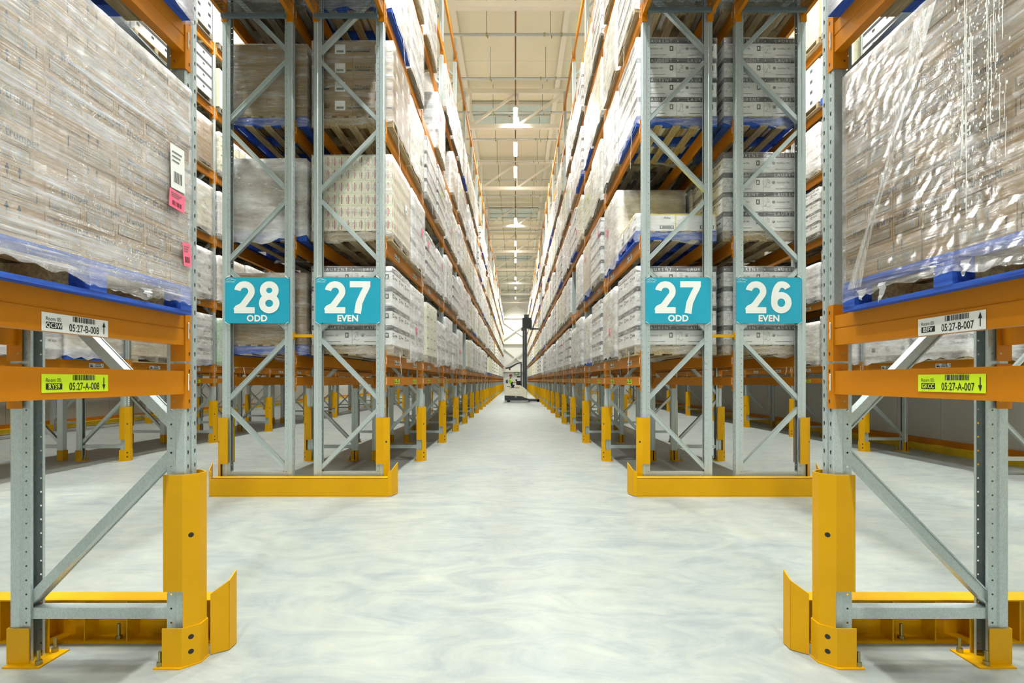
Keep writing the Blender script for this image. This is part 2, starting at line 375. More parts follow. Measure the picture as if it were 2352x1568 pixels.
# lamps
lm_h = MB().box(-0.09, 0.09, -0.72, 0.72, 0.03, 0.11, 'white').box(-0.04, 0.04, -0.6, 0.6, 0.11, 0.15, 'pipe').mesh('housing')
lm_d = MB().box(-0.075, 0.075, -0.7, 0.7, 0.0, 0.03, 'emit').mesh('diffuser')
lm_c = MB().tube((0, -0.5, 0.15), (0, -0.1, 1.0), 0.006, 'black', 5).tube((0, 0.5, 0.15), (0, 0.1, 1.0), 0.006, 'black', 5).tube((0, 0, 1.0), (0, 0, ROOF-LAMP_Z), 0.008, 'black', 5).mesh('suspension_cable')
AISN = {0.0: 'middle aisle', -5.75: 'aisle beside row 28 odd', 5.8: 'aisle beside row 26 even', -11.4: 'furthest aisle on the 28 side', -3.0: 'cross aisle before row 28 odd', 3.0: 'cross aisle before row 26 even'}
cnt = {}
for (x, d) in LAMPS:
    cnt[x] = cnt.get(x, 0)+1
    t = thing('hanging_lamp', 'lit linear lamp, %s in line over the %s' % (ORD[cnt[x]-1], AISN[x]), 'lamp', (x, d, LAMP_Z), group='lamps hanging from the roof')
    part('housing', lm_h, t); part('diffuser', lm_d, t); part('suspension_cable', lm_c, t)
    l = bpy.data.lights.new('lamp_light', 'AREA'); l.shape = 'RECTANGLE'; l.size = 0.3; l.size_y = 1.4; l.energy = LAMP_W; l.color = LAMP_COL[:3]
    l.spread = math.radians(SPREAD)
    lo = bpy.data.objects.new('lamp_light', l); COL.objects.link(lo); lo.parent = t; lo.location = (0, 0, -0.03)

# ------------------------------------------------------------------ upright frames
def hole_strip(b, p0, p1, z0, z1, pitch, hole, mat):
    """sheet strip between plan points p0,p1 with a hole polygon (list of (s in 0..1 across, dz)) every pitch"""
    (x0, y0), (x1, y1) = p0, p1; z = z0; n = len(hole)
    while z < z1-1e-6:
        ze = min(z+pitch, z1)
        if ze-z < pitch*0.9:
            b.poly([(x0, y0, z), (x1, y1, z), (x1, y1, ze), (x0, y0, ze)], mat); break
        # outline sampled in the same angular order as the hole
        zc = z+pitch/2; outer = []; inner = []
        for (s, dz), (oa, oc) in zip(hole, ((1, 0), (1, .5), (.5, .5), (0, .5), (0, 0), (0, -.5), (.5, -.5), (1, -.5))):
            outer.append((oa, oc)); inner.append((s, dz/pitch))
        P = lambda s, c: (x0+(x1-x0)*s, y0+(y1-y0)*s, zc+c*pitch)
        vs = [P(*q) for q in outer]+[P(*q) for q in inner]
        b.raw(vs, [(i, (i+1) % n, n+(i+1) % n, n+i) for i in range(n)], mat)
        z = ze
def octa(r, w, squash=1.0):
    return [(0.5+r/w*math.cos(PI/4*k), r*squash*math.sin(PI/4*k)) for k in range(8)]
def post_mesh(h, detail):
    """open rolled section: u=0 is the aisle face (x=0), section runs to x=+0.107"""
    b = MB(); half = [(0.012, 0.0), (0.012, 0.008), (0.0, 0.014), (0.0, 0.043), (0.006, 0.049), (0.052, 0.049), (0.060, 0.041), (0.107, 0.041), (0.107, 0.026)]
    for sg in (1, -1):
        for i in range(len(half)-1):
            p = (half[i][0], half[i][1]*sg); q = (half[i+1][0], half[i+1][1]*sg)
            if detail and i == 2:
                tear = [(0.5+0.24*math.cos(PI/4*k+0.0)*(1.0 if math.sin(PI/4*k) > 0 else 0.6), 0.0135*math.sin(PI/4*k)) for k in range(8)]
                hole_strip(b, p, q, 0.03, min(h, 7), 0.0775, tear, 'galv')
                if h > 7: b.poly([(p[0], p[1], 7), (q[0], q[1], 7), (q[0], q[1], h), (p[0], p[1], h)], 'galv')
            elif detail and i == 6:
                hole_strip(b, p, q, 0.03, min(h, 7), 0.0775, octa(0.0056, 0.047), 'galv')
                if h > 7: b.poly([(p[0], p[1], 7), (q[0], q[1], 7), (q[0], q[1], h), (p[0], p[1], h)], 'galv')
            else:
                b.poly([(p[0], p[1], 0), (q[0], q[1], 0), (q[0], q[1], h), (p[0], p[1], h)], 'galv')
    return b
def far_post(b, x0, h):
    b.box(x0, x0+0.107, -0.045, 0.045, 0, h, 'galv')
PM_D = post_mesh(POST_H, True).mesh('post'); PM_S = post_mesh(POST_H, False).mesh('post')
NODE0, NP = 0.27, 0.955
def brace_list():
    out = [('h', NODE0)]
    z = NODE0; side = 1     # 1: the low end is at the rear post
    while z+NP < POST_H-0.2:
        a = z+0.06; c = z+NP-0.06
        out.append(('d', a, c, side)); side = -side; z += NP
    return out
def brace_mb(k):
    b = MB()
    if k[0] == 'h': b.box(0.10, 0.86, -0.03, 0.03, k[1]-0.03, k[1]+0.03, 'galv')
    else:
        _, a, c, s = k
        p = (0.885, 0, a) if s == 1 else (0.075, 0, a); q = (0.075, 0, c) if s == 1 else (0.885, 0, c)
        p = Vector(p); q = Vector(q); b.bar(p, q, 0.026, 0.026, 'galv')
        d = (q-p).normalized(); r = Vector((d.z, 0, -d.x))
        # folded lips
        for s2 in (-1, 1): b.bar(p+r*0.026*s2+Vector((0, -0.029, 0)), q+r*0.026*s2+Vector((0, -0.029, 0)), 0.004, 0.004, 'galv')
    return b
BR = [(k, brace_mb(k).mesh('brace')) for k in brace_list()]
def foot_mb(front):
    b = MB()
    if front:   # lower guard wrapping the aisle post
        pts = [(0.10, -0.083), (-0.003, -0.083), (-0.066, -0.03), (-0.066, 0.03), (-0.003, 0.083), (0.10, 0.083)]
        wrap_sheet(b, pts, 0.004, 0.215, 0.006, 'guard', holes=[(0.075,), (0.155,)])
        b.prism([(0.14, -0.1), (-0.003, -0.1), (-0.075, -0.035), (-0.075, 0.035), (-0.003, 0.1), (0.14, 0.1)], 0, 0.008, 'guard')
        bl = ((0.12, -0.075), (0.12, 0.075))
    else:
        b.box(0.0, 0.2, -0.09, 0.09, 0, 0.008, 'guard')
        for sg in (-1, 1):
            b.box(0.03, 0.115, min(sg*0.053, sg*0.058), max(sg*0.053, sg*0.058), 0.008, 0.2, 'guard')
        b.box(-0.008, -0.003, -0.058, 0.058, 0.008, 0.2, 'guard')
        for sg in (-1, 1): b.box(-0.008, 0.05, min(sg*0.053, sg*0.058), max(sg*0.053, sg*0.058), 0.008, 0.2, 'guard')
        bl = ((0.17, -0.06), (0.14, 0.065))
    for (x, y) in bl:
        b.tube((x, y, 0.008), (x, y, 0.03), 0.016, 'bolt', 6).tube((x, y, 0.03), (x, y, 0.085), 0.008, 'bolt', 8)
    return b
def wrap_sheet(b, pts, z0, z1, t, mat, holes=()):
    """folded sheet following pts in plan with real thickness; outward is the left side walking the points; holes=[(dz,)] flat black discs painting hole shade on the chamfers"""
    n = len(pts); P = [Vector(p) for p in pts]; off = []
    for i in range(n):
        d1 = (P[i]-P[i-1]).normalized() if i else (P[1]-P[0]).normalized()
        d2 = (P[i+1]-P[i]).normalized() if i < n-1 else d1
        n1 = Vector((d1.y, -d1.x)); n2 = Vector((d2.y, -d2.x)); m_ = (n1+n2).normalized(); off.append(P[i]-m_*t/max(0.3, m_.dot(n1)))
    vs = [(p.x, p.y, z) for z in (z0, z1) for p in P]+[(p.x, p.y, z) for z in (z0, z1) for p in off]
    fs = []
    for i in range(n-1):
        fs += [(i, i+1, n+i+1, n+i), (2*n+i+1, 2*n+i, 3*n+i, 3*n+i+1), (n+i, n+i+1, 3*n+i+1, 3*n+i), (i+1, i, 2*n+i, 2*n+i+1)]
    fs += [(0, n, 3*n, 2*n), (n, 0, 0+2*n, 3*n)][:1]+[(n-1, 3*n-1, 4*n-1, 2*n-1)]
    b.raw(vs, fs, mat)
    for (dz,) in holes:
        for (i, j) in ((1, 2), (3, 4)):
            c = (P[i]+P[j])/2; d = (P[j]-P[i]).normalized(); nn = Vector((d.y, -d.x))
            # flat black disc on the plate paints the shade inside a punched hole
            ctr = Vector((c.x+nn.x*-0.0, c.y+nn.y*-0.0, z0+dz)); d3 = Vector((d.x, d.y, 0)); n3 = Vector((nn.x, nn.y, 0))
            ring = [ctr+d3*math.cos(2*PI*k/14)*0.0135+Vector((0, 0, 1))*math.sin(2*PI*k/14)*0.0135 for k in range(14)]
            rn = n3*(1.0 if n3.dot(Vector((c.x-0.06, c.y, 0))) > 0 else -1.0)
            ring = [r+rn*(t+0.0006) for r in ring]; b.poly(ring if (ring[1]-ring[0]).cross(ring[2]-ring[1]).dot(rn) > 0 else ring[::-1], 'black')
FT_F = foot_mb(True).mesh('foot'); FT_R = foot_mb(False).mesh('foot')
def guard_mb():
    b = MB()
    full = [(0.098, -0.077), (-0.003, -0.077), (-0.060, -0.027), (-0.060, 0.027), (-0.003, 0.077), (0.098, 0.077)]
    wrap_sheet(b, full, 0.41, 1.04, 0.006, 'guard', holes=[(0.30,)])
    wrap_sheet(b, full[1:5], 0.2, 0.41, 0.006, 'guard')
    return b
GM = guard_mb().mesh('post_protector')
STRIP = MB()
STRIP.box(-0.0015, 0.0, -0.044, -0.012, 1.06, 1.42, 'white')
for i in range(9): STRIP.box(-0.002, -0.001, -0.04, -0.018, 1.08+i*0.037, 1.095+i*0.037, 'teal_dk')
STRIP = STRIP.mesh('code_strip')
def frame_single():
    b = MB(); far_post(b, 0, POST_H); far_post(b, DEPTH-0.107, POST_H)
    for k in brace_list():
        if k[0] == 'h': b.box(0.10, 0.86, -0.03, 0.03, k[1]-0.03, k[1]+0.03, 'galv')
        else:
            _, a, c, s = k; p = (0.885, 0, a) if s == 1 else (0.075, 0, a); q = (0.075, 0, c) if s == 1 else (0.885, 0, c); b.bar(p, q, 0.026, 0.026, 'galv')
    b.prism([(0.10, -0.083), (-0.003, -0.083), (-0.066, -0.03), (-0.066, 0.03), (-0.003, 0.083), (0.10, 0.083)], 0, 0.215, 'guard')
    b.box(DEPTH-0.1, DEPTH+0.01, -0.058, 0.058, 0, 0.2, 'guard')
    return b
FS = frame_single().mesh('upright_frame')
def frame(rowname, face, sdir, d, where, lod, protector=True, strip=True, plabel=None):
    """d is the near plane of the post; its centre line is d+PW/2"""
    rz = 0 if sdir > 0 else PI
    loc = (face, d+PW/2, 0)
    lab = 'galvanised upright frame, %s' % where
    grp = 'upright frames of the racking'
    if lod == 2:
        thing('upright_frame', lab, 'rack frame', loc, rz, grp, FS)
    else:
        t = thing('upright_frame', lab, 'rack frame', loc, rz, grp)
        pm = PM_D if lod == 0 else PM_S
        part('post', pm, t); part('post', pm, t, (DEPTH, 0, 0), PI)
        for k, me in BR: part('brace', me, t)
        part('foot', FT_F, t, label='yellow lower guard bolted to the floor'); part('foot', FT_R, t, (DEPTH, 0, 0), PI, label='yellow foot plate')
        if strip: part('code_strip', STRIP, t)
    if protector:
        thing('post_protector', 'yellow post protector, %s' % where, 'post protector', loc, rz, 'yellow post protectors along the aisles', GM)

for key, (face, sdir, d0, nm) in ROWS.items():
    inner = key in ('27e', '27o')
    for i in range(NB+1):
        d = d0+BAY*i
        where = ('%s frame of %s' % (ORD[i], nm)) if i else ('end frame of %s under its sign' % nm)
        lod = 0 if i == 0 else (1 if i <= (7 if inner else 3) else 2)
        frame(nm, face, sdir, d, where, lod, strip=(i > 0))
for nm, face, sdir in (('near row below label 05:27-B-008', -1.80, -1), ('near row below label 05:27-B-007', 1.733, 1)):
    frame(nm, face, sdir, D1, 'in the %s' % nm, 0, strip=False)
for i in range(12):
    frame('fl', -7.50, -1, 6.61+BAY*i, '%s along the rack across the aisle from 28 odd' % ORD[i], 1 if 0 < i < 5 else 2)
    frame('fl', -9.68, 1, 6.61+BAY*i, '%s along the second rack across from 28 odd' % ORD[i], 2)
for i in range(9):
    frame('fl', -13.2, -1, 6.61+BAY*i, '%s along the rack by the wall beyond 28 odd' % ORD[i], 2, protector=False)
for i in range(12):
    frame('fr', 7.6, 1, 7.85+BAY*i, '%s along the single wall rack across from 26 even' % ORD[i], 1 if i < 5 else 2)

# ------------------------------------------------------------------ beams
def rail_mb(L, h, step=True):
    """box beam, x 0..0.05 (0 = outer face), y 0..L, top at z=0"""
    b = MB()
    if step:
        pts = [(0.0, -h), (0.05, -h), (0.05, 0), (0.004, 0), (0.004, -0.055), (0.0, -0.062)]
        pts = [(0.0, 0.0), (0.05, 0.0), (0.05, -h), (0.0, -h), (0.0, -0.075), (0.004, -0.072), (0.004, -0.068), (0.0, -0.065)]
    else:
        pts = [(0.0, 0.0), (0.05, 0.0), (0.05, -h), (0.0, -h)]
    n = len(pts); vs = [(x, 0, z) for x, z in pts]+[(x, L, z) for x, z in pts]
    b.raw(vs, [tuple(range(n)), tuple(range(2*n-1, n-1, -1))]+[(i, n+i, n+(i+1) % n, (i+1) % n) for i in range(n)], 'beam')
    return b
def conn_mb(h, top, bot):
    """end connector at y=0 of the beam, the post lies at y<0"""
    b = MB()
    b.box(-0.004, 0.075, 0.0, 0.005, -h-bot, top, 'beam')
    b.box(-0.006, -0.001, -0.040, 0.005, -h-bot, top, 'beam')
    zz = -h/2
    for z in (top-0.04, zz, -h-bot+0.04):
        b.prism([(-0.03, -0.009), (-0.022, -0.009), (-0.022, 0.009), (-0.03, 0.009)], 0, 0.0009, 'black', Matrix(((0, 0, -1, -0.0062), (1, 0, 0, 0), (0, 1, 0, z), (0, 0, 0, 1))))
    b.tube((0.055, 0.0055, top-0.04), (0.055, 0.003, top-0.04), 0.006, 'bolt', 8)
    b.tube((0.055, 0.0055, -h-bot+0.04), (0.055, 0.003, -h-bot+0.04), 0.006, 'bolt', 8)
    b.path([(-0.008, -0.018, zz+0.045), (-0.012, -0.012, zz+0.04), (-0.012, -0.012, zz-0.04), (-0.008, -0.018, zz-0.045)], 0.003, 'clip')
    return b
BL = BAY-PW-0.012
RM_B = rail_mb(BL, BH).mesh('beam_rail'); RM_A = rail_mb(BL, AH, False).mesh('beam_rail')
CN_B = conn_mb(BH, 0.06, 0.085).mesh('connector'); CN_A = conn_mb(AH, 0.04, 0.08).mesh('connector')
def mirror_y(mb_, L):
    o = MB(); o.v = [(x, L-y, z) for x, y, z in mb_.v]; o.f = [tuple(reversed(f)) for f in mb_.f]; o.m = mb_.m; o.mats = mb_.mats; return o
CN_B2 = mirror_y(conn_mb(BH, 0.06, 0.085), 0).mesh('connector'); CN_A2 = mirror_y(conn_mb(AH, 0.04, 0.08), 0).mesh('connector')
def code_label(kind, code=None, num=None, seed=0, sgn=1):
    """label lying on a beam face that looks toward -X local; reads along -Y*sgn"""
    b = MB(); rnd = random.Random(seed); Lw, Lh = 0.30, 0.072
    bg = 'white' if kind == 'B' else 'lime'
    # local plane: s along the reading direction, t up
    P = lambda s, t, o=0.001: (-o, -sgn*s, t)
    def q(s0, s1, t0, t1, mat, o): b.poly([P(s0, t0, o), P(s1, t0, o), P(s1, t1, o), P(s0, t1, o)], mat)
    q(-Lw/2, Lw/2, -Lh/2, Lh/2, bg, 0.001)
    s = -0.02
    while s < 0.085:
        wd = rnd.choice((0.0015, 0.003, 0.0045)); q(s, s+wd, 0.012, 0.034, 'black', 0.0016); s += wd+rnd.choice((0.0015, 0.003))
    q(-0.133, -0.066, -0.024, 0.0, 'black', 0.0016)
    xd = (0, -sgn, 0); yd = (0, 0, 1)
    if code:
        b.text('Room 05:', P(-0.133, 0.006, 0.0017), xd, yd, 0.021, 'black', align='LEFT', sx=0.8)
        b.text(code, P(-0.0995, -0.0205, 0.0024), xd, yd, 0.025, bg, 0.02, 'CENTER', sx=0.85)
        b.text(num, P(-0.036, -0.027, 0.0017), xd, yd, 0.042, 'black', 0.012, 'LEFT', sx=0.66)
    else:
        for k in range(8): q(-0.036+k*0.018, -0.024+k*0.018, -0.026, 0.002, 'black', 0.0016)
        q(-0.133, -0.08, 0.008, 0.022, 'teal_dk', 0.0016)
    up = 1 if kind == 'B' else -1
    s = 0.128; b.poly([P(s-0.002, -0.022*up), P(s+0.002, -0.022*up), P(s+0.002, 0.012*up), P(s-0.002, 0.012*up)][::1], 'black')
    q(s-0.002, s+0.002, -0.024, 0.024, 'black', 0.0016)
    b.poly([P(s-0.008, 0.006*up, 0.0017), P(s+0.008, 0.006*up, 0.0017), P(s, 0.03*up, 0.0017)], 'black')
    return b
GL = {(k, sg): code_label(k, seed=7, sgn=sg).mesh('shelf_label') for k in 'BA' for sg in (1, -1)}
BEAM_STUFF = MB()
beam_count = [0]
def beam(face, sdir, d, ztop, kind, label, labels=0, L=BL, real=True, special=None, rear=False):
    """beam whose outer face is at x=face, running from depth d to d+L; sdir: inward direction"""
    h = BH if kind == 'B' else AH
    if not real:
        x0, x1 = sorted((face, face+sdir*0.05)); BEAM_STUFF.box(x0, x1, d, d+L, ztop-h, ztop, 'beam')
        for yy in (d-0.02, d+L-0.02): BEAM_STUFF.box(min(face-sdir*0.006, face+sdir*0.07), max(face-sdir*0.006, face+sdir*0.07), yy, yy+0.04, ztop-h-0.1, ztop+0.04, 'beam')
        return
    beam_count[0] += 1
    # geometry local: x inward, y along.  for sdir=-1 rotate by pi and start from the far end
    if sdir > 0: loc, rz = (face, d, ztop), 0
    else: loc, rz = (face, d+L, ztop), PI
    t = thing('shelf_beam', label, 'rack beam', loc, rz, 'orange shelf beams of the racking')
    me = (RM_B if kind == 'B' else RM_A) if abs(L-BL) < 1e-6 else rail_mb(L, h, kind == 'B').mesh('beam_rail')
    part('beam_rail', me, t)
    part('connector', CN_B if kind == 'B' else CN_A, t); part('connector', CN_B2 if kind == 'B' else CN_A2, t, (0, L, 0))
    if special:
        for (yy, zz, me) in special: part('shelf_label', me, t, (-0.0005, (yy if sdir > 0 else L-yy), zz))
    elif labels:
        for f in (0.25, 0.75): part('shelf_label', GL[(kind, 1)], t, (-0.0005, L*f, -h*0.55))
def row_beams(key, face, sdir, d0, nb, nm, real_bays, fields=(0, 1, 2, 3, 4, 5, 6), rear_real=0, labelled=0, with_a=True):
    rf = face+sdir*DEPTH
    for i in range(nb):
        d = d0+BAY*i+PW+0.006
        for li in fields:
            beam(face, sdir, d, LV[li], 'B', '%s orange beam up, aisle face, %s bay, %s' % (LVN[li], ORD[i], nm), labels=(i < labelled and li < 2), real=i < real_bays)
            beam(rf, -sdir, d, LV[li], 'B', '%s orange beam up, back face, %s bay, %s' % (LVN[li], ORD[i], nm), real=i < rear_real and li < 4)
        if with_a:
            beam(face, sdir, d, A_TOP, 'A', 'slim orange beam below the shelves, aisle face, %s bay, %s' % (ORD[i], nm), labels=i < labelled, real=i < real_bays)
            beam(rf, -sdir, d, A_TOP, 'A', 'slim orange beam below the shelves, back face, %s bay, %s' % (ORD[i], nm), real=i < rear_real)
for key, (face, sdir, d0, nm) in ROWS.items():
    inner = key in ('27e', '27o')
    row_beams(key, face, sdir, d0, NB, nm, 9 if inner else 2, rear_real=2 if inner else 1, labelled=6 if inner else 1)
row_beams('fl', -7.50, -1, 6.61, 11, 'rack across from 28 odd', 4, rear_real=0, labelled=4)
row_beams('fl2', -9.68, 1, 6.61, 8, 'x', 0)
row_beams('fl3', -13.2, -1, 6.61, 6, 'x', 0)
row_beams('fr', 7.6, 1, 7.85, 10, 'wall rack across from 26 even', 4, rear_real=0, labelled=4)

# near bays, running from the near frames back past the camera
def near_beams(face, sdir, codes, nm):
    d = D1-BAY+PW+0.006; L = BL
    for (kind, zt, (code, num), ty) in (('B', LV[0], codes[0], 'B'), ('A', A_TOP, codes[1], 'A')):
        # reading direction: left row (sdir -1) faces +X, reads toward +Y ; right row faces -X
        me = code_label(kind, code, num, 3, 1 if sdir > 0 else 1).mesh('shelf_label')
        beam(face, sdir, d, zt, kind, 'near orange %s beam carrying the %s label %s' % ('box' if kind == 'B' else 'slim tie', 'white' if kind == 'B' else 'lime', num), L=L,
             special=[((1.985 if sdir < 0 else 1.93)-d, -(0.125 if kind == 'B' else 0.062), me)])
        beam(face+sdir*DEPTH, -sdir, d, zt, kind, 'orange back-face beam behind the one labelled %s' % num, L=L)
    beam(face, sdir, d, LV[1], 'B', 'orange beam above the wrapped load, over label %s' % codes[0][1], L=L)
    beam(face+sdir*DEPTH, -sdir, d, LV[1], 'B', 'orange back-face beam above the wrapped load over label %s' % codes[0][1], L=L)
near_beams(-1.80, -1, (('QC3W', '05:27-B-008'), ('RY59', '05:27-A-008')), 'left')
near_beams(1.733, 1, (('BSFV', '05:27-B-007'), ('GKCC', '05:27-A-007')), 'right')
# beams bridging the cross aisle above the signs, with wire decks
BRL = D2-D1-PW-0.012
for key, (face, sdir, d0, nm) in ROWS.items():
    for li in (3,):
        beam(face, sdir, D1+PW+0.006, LV[li], 'B', 'orange beam bridging the cross aisle to the end frame, aisle face of %s' % nm, L=BRL)
        beam(face+sdir*DEPTH, -sdir, D1+PW+0.006, LV[li], 'B', 'orange beam bridging the cross aisle to the end frame, back face of %s' % nm, L=BRL)
    b = MB(); xa, xb = sorted((face+sdir*0.05, face+sdir*(DEPTH-0.05)))
    n = 76
    for i in range(n):
        y = D1+PW+0.06+(BRL-0.12)*i/(n-1); b.bar((xa, y, 0), (xb, y, 0), 0.0015, 0.0015, 'deck', (0, 0, 1))
    for i in range(10):
        x = xa+0.03+(xb-xa-0.06)*i/9; b.bar((x, D1+PW+0.03, -0.003), (x, D2-0.04, -0.003), 0.0015, 0.0015, 'deck', (0, 0, 1))
    t = thing('wire_deck', 'wire mesh deck bridging the cross aisle above %s' % nm, 'mesh deck', (0, 0, 6.49 if face < 0 else 6.57), group='wire decks over the cross aisle')
    part('wire_mesh', b.mesh('wire_mesh'), t)
    for y in (D2-0.10, D2-1.3, D2-2.5):
        part('support_bar', MB().box(xa, xb, y-0.02, y+0.02, -0.062, -0.012, 'deck').mesh('support_bar'), t)
o = bpy.data.objects.new('shelf_beams_in_the_distance', BEAM_STUFF.mesh('shelf_beams_in_the_distance')); COL.objects.link(o)
o.name = 'shelf_beam_run'; o['kind'] = 'stuff'; o['label'] = 'orange shelf beams of the racks further down the hall'; o['category'] = 'rack beam'

# yellow spacers tying back-to-back rows
for (xa, xb, n1) in ((-3.05, -2.76, '27 even and 28 odd'), (2.69, 3.01, '27 odd and 26 even')):
    for i in range(6):
        for z, zn in ((2.16, 'low'),):
            b = MB().box(xa, xb, -0.02, 0.02, -0.02, 0.02, 'guard').box(xa, xa+0.01, -0.035, 0.035, -0.05, 0.05, 'guard').box(xb-0.01, xb, -0.035, 0.035, -0.05, 0.05, 'guard')
            if i == 0 or z < 3:
                thing('row_spacer', 'yellow spacer tying rows %s at their %s frames' % (n1, ORD[i]), 'spacer', (0, D2+BAY*i+PW/2, z), group='row spacers between back-to-back racks', mesh=b.mesh('row_spacer'))

# ------------------------------------------------------------------ end barriers
def barrier(x0, x1, yf, back, label, flip_ends):
    """rail along X; yf = the face of the rail on the open side; back = direction (+1/-1) of the racks from it"""
    t = thing('end_barrier', label, 'guard rail', (0, 0, 0), group='yellow floor-mounted end barriers')
    b = MB(); y0, y1 = sorted((yf, yf+back*0.008))
    b.box(x0, x1, y0, y1, 0.015, 0.25, 'guard')
    ya, yb = sorted((yf, yf+back*0.11)); b.box(x0, x1, ya, yb, 0.243, 0.252, 'guard'); b.box(x0, x1, ya, yb, 0.0, 0.012, 'guard')
    part('rail', b.mesh('rail'), t)
    n = max(2, int((x1-x0)/0.42)); 
    for i in range(n+1):
        x = x0+0.06+(x1-x0-0.12)*i/n
        part('rib', MB().box(x-0.004, x+0.004, ya+0.004, yb-0.004, 0.012, 0.243, 'guard').mesh('rib'), t)
        if i % 2 == 0: part('bolt', MB().tube((x+0.12, yf+back*0.07, 0.012), (x+0.12, yf+back*0.07, 0.03), 0.018, 'bolt', 6).tube((x+0.12, yf+back*0.07, 0.03), (x+0.12, yf+back*0.07, 0.1), 0.009, 'bolt', 8).mesh('bolt'), t)
    for (xe, s) in ((x0, -1), (x1, 1)):
        # cranked end plate: short foot in line with the rail, then leaning outward toward the racks, top rising outward
        p0 = Vector((xe, yf)); p1 = p0+Vector((s*0.045, back*0.025)); p2 = p0+Vector((s*0.09, back*0.17))
        if flip_ends: p0 = Vector((xe, yf+back*0.13)); p1 = p0+Vector((s*0.05, -back*0.0)); p1 = Vector((xe+s*0.03, yf+back*0.13)); p2 = Vector((xe+s*0.115, yf))
        b = MB(); pts = [p0, p1, p2] if not flip_ends else [Vector((xe+s*0.0, yf+back*0.15)), Vector((xe+s*0.06, yf+back*0.06)), Vector((xe+s*0.075, yf-back*0.02))]
        zt = [0.33, 0.35, 0.43]
        for (a, c, za, zc) in ((pts[0], pts[1], zt[0], zt[1]), (pts[1], pts[2], zt[1], zt[2])):
            d = (c-a).normalized(); nn = Vector((d.y, -d.x))*0.004
            vs = [(q.x+k*nn.x, q.y+k*nn.y, z) for k in (-1, 1) for q, z in ((a, 0.01), (c, 0.01), (c, zc), (a, za))]
            b.raw(vs, [(0, 1, 2, 3), (7, 6, 5, 4), (0, 4, 5, 1), (1, 5, 6, 2), (2, 6, 7, 3), (3, 7, 4, 0)], 'guard')
        part('end_plate', b.mesh('end_plate'), t)
barrier(-4.05, -1.70, 6.44, 1, 'yellow steel barrier on the floor before rows 27 even and 28 odd', False)
barrier(1.62, 4.02, 6.44, 1, 'yellow steel barrier on the floor before rows 27 odd and 26 even', False)

def near_barrier(x0, x1, s, label):
    """rail beyond the near frame with its rear showing: web on the far side, flanges and ribs toward the camera"""
    t = thing('end_barrier', label, 'guard rail', (0, 0, 0), group='yellow floor-mounted end barriers')
    a, c = sorted((x0, x1)); yf = 2.96
    b = MB().box(a, c, yf-0.008, yf, 0.0, 0.255, 'guard').box(a, c, yf-0.11, yf, 0.247, 0.256, 'guard').box(a, c, yf-0.11, yf, 0.0, 0.01, 'guard')
    part('rail', b.mesh('rail'), t)
    for k in range(int((c-a)/0.25)+1):
        x = x0+s*-0.05-s*0.25*k*(1)
        if a < x < c: part('rib', MB().box(x-0.004, x+0.004, yf-0.105, yf-0.006, 0.01, 0.247, 'guard').mesh('rib'), t)
    for k in (0.62, 1.5):
        x = x0-s*k; part('bolt', MB().tube((x, yf-0.075, 0.01), (x, yf-0.075, 0.03), 0.018, 'bolt', 6).tube((x, yf-0.075, 0.03), (x, yf-0.075, 0.1), 0.009, 'bolt', 8).mesh('bolt'), t)
    # end plate: three-fold plate coming forward, its free edge rising away from the row
    pts = [Vector((x0-s*0.0+s*0.005, yf-0.235)), Vector((x0+s*0.062, yf-0.17)), Vector((x0+s*0.085, yf-0.115)), Vector((x0+s*0.04, yf-0.02))][:3]
    pts = [Vector((x0+s*0.023, 2.73)), Vector((x0+s*0.098, 2.78)), Vector((x0+s*0.100, 2.848)), Vector((x0+s*0.10, 2.955))]
    zt = [0.345, 0.40, 0.435, 0.46]
    b = MB()
    for i in range(2):
        p, q = pts[i], pts[i+1]; d = (q-p).normalized(); nn = Vector((d.y, -d.x))*0.004
        vs = [(r.x+k*nn.x, r.y+k*nn.y, z) for k in (-1, 1) for r, z in ((p, 0.005), (q, 0.005), (q, zt[i+1]), (p, zt[i]))]
        b.raw(vs, [(0, 1, 2, 3), (7, 6, 5, 4), (0, 4, 5, 1), (1, 5, 6, 2), (2, 6, 7, 3), (3, 7, 4, 0)], 'guard')
    b.box(*sorted((x0-s*0.004, x0+s*0.03)), 2.845, 2.96, 0.02, 0.24, 'guard')
    part('end_plate', b.mesh('end_plate'), t)
near_barrier(-1.745, -4.0, 1, 'yellow steel barrier on the floor behind the near frame, below label 05:27-A-008')
near_barrier(1.68, 3.9, -1, 'yellow steel barrier on the floor behind the near frame, below label 05:27-A-007')

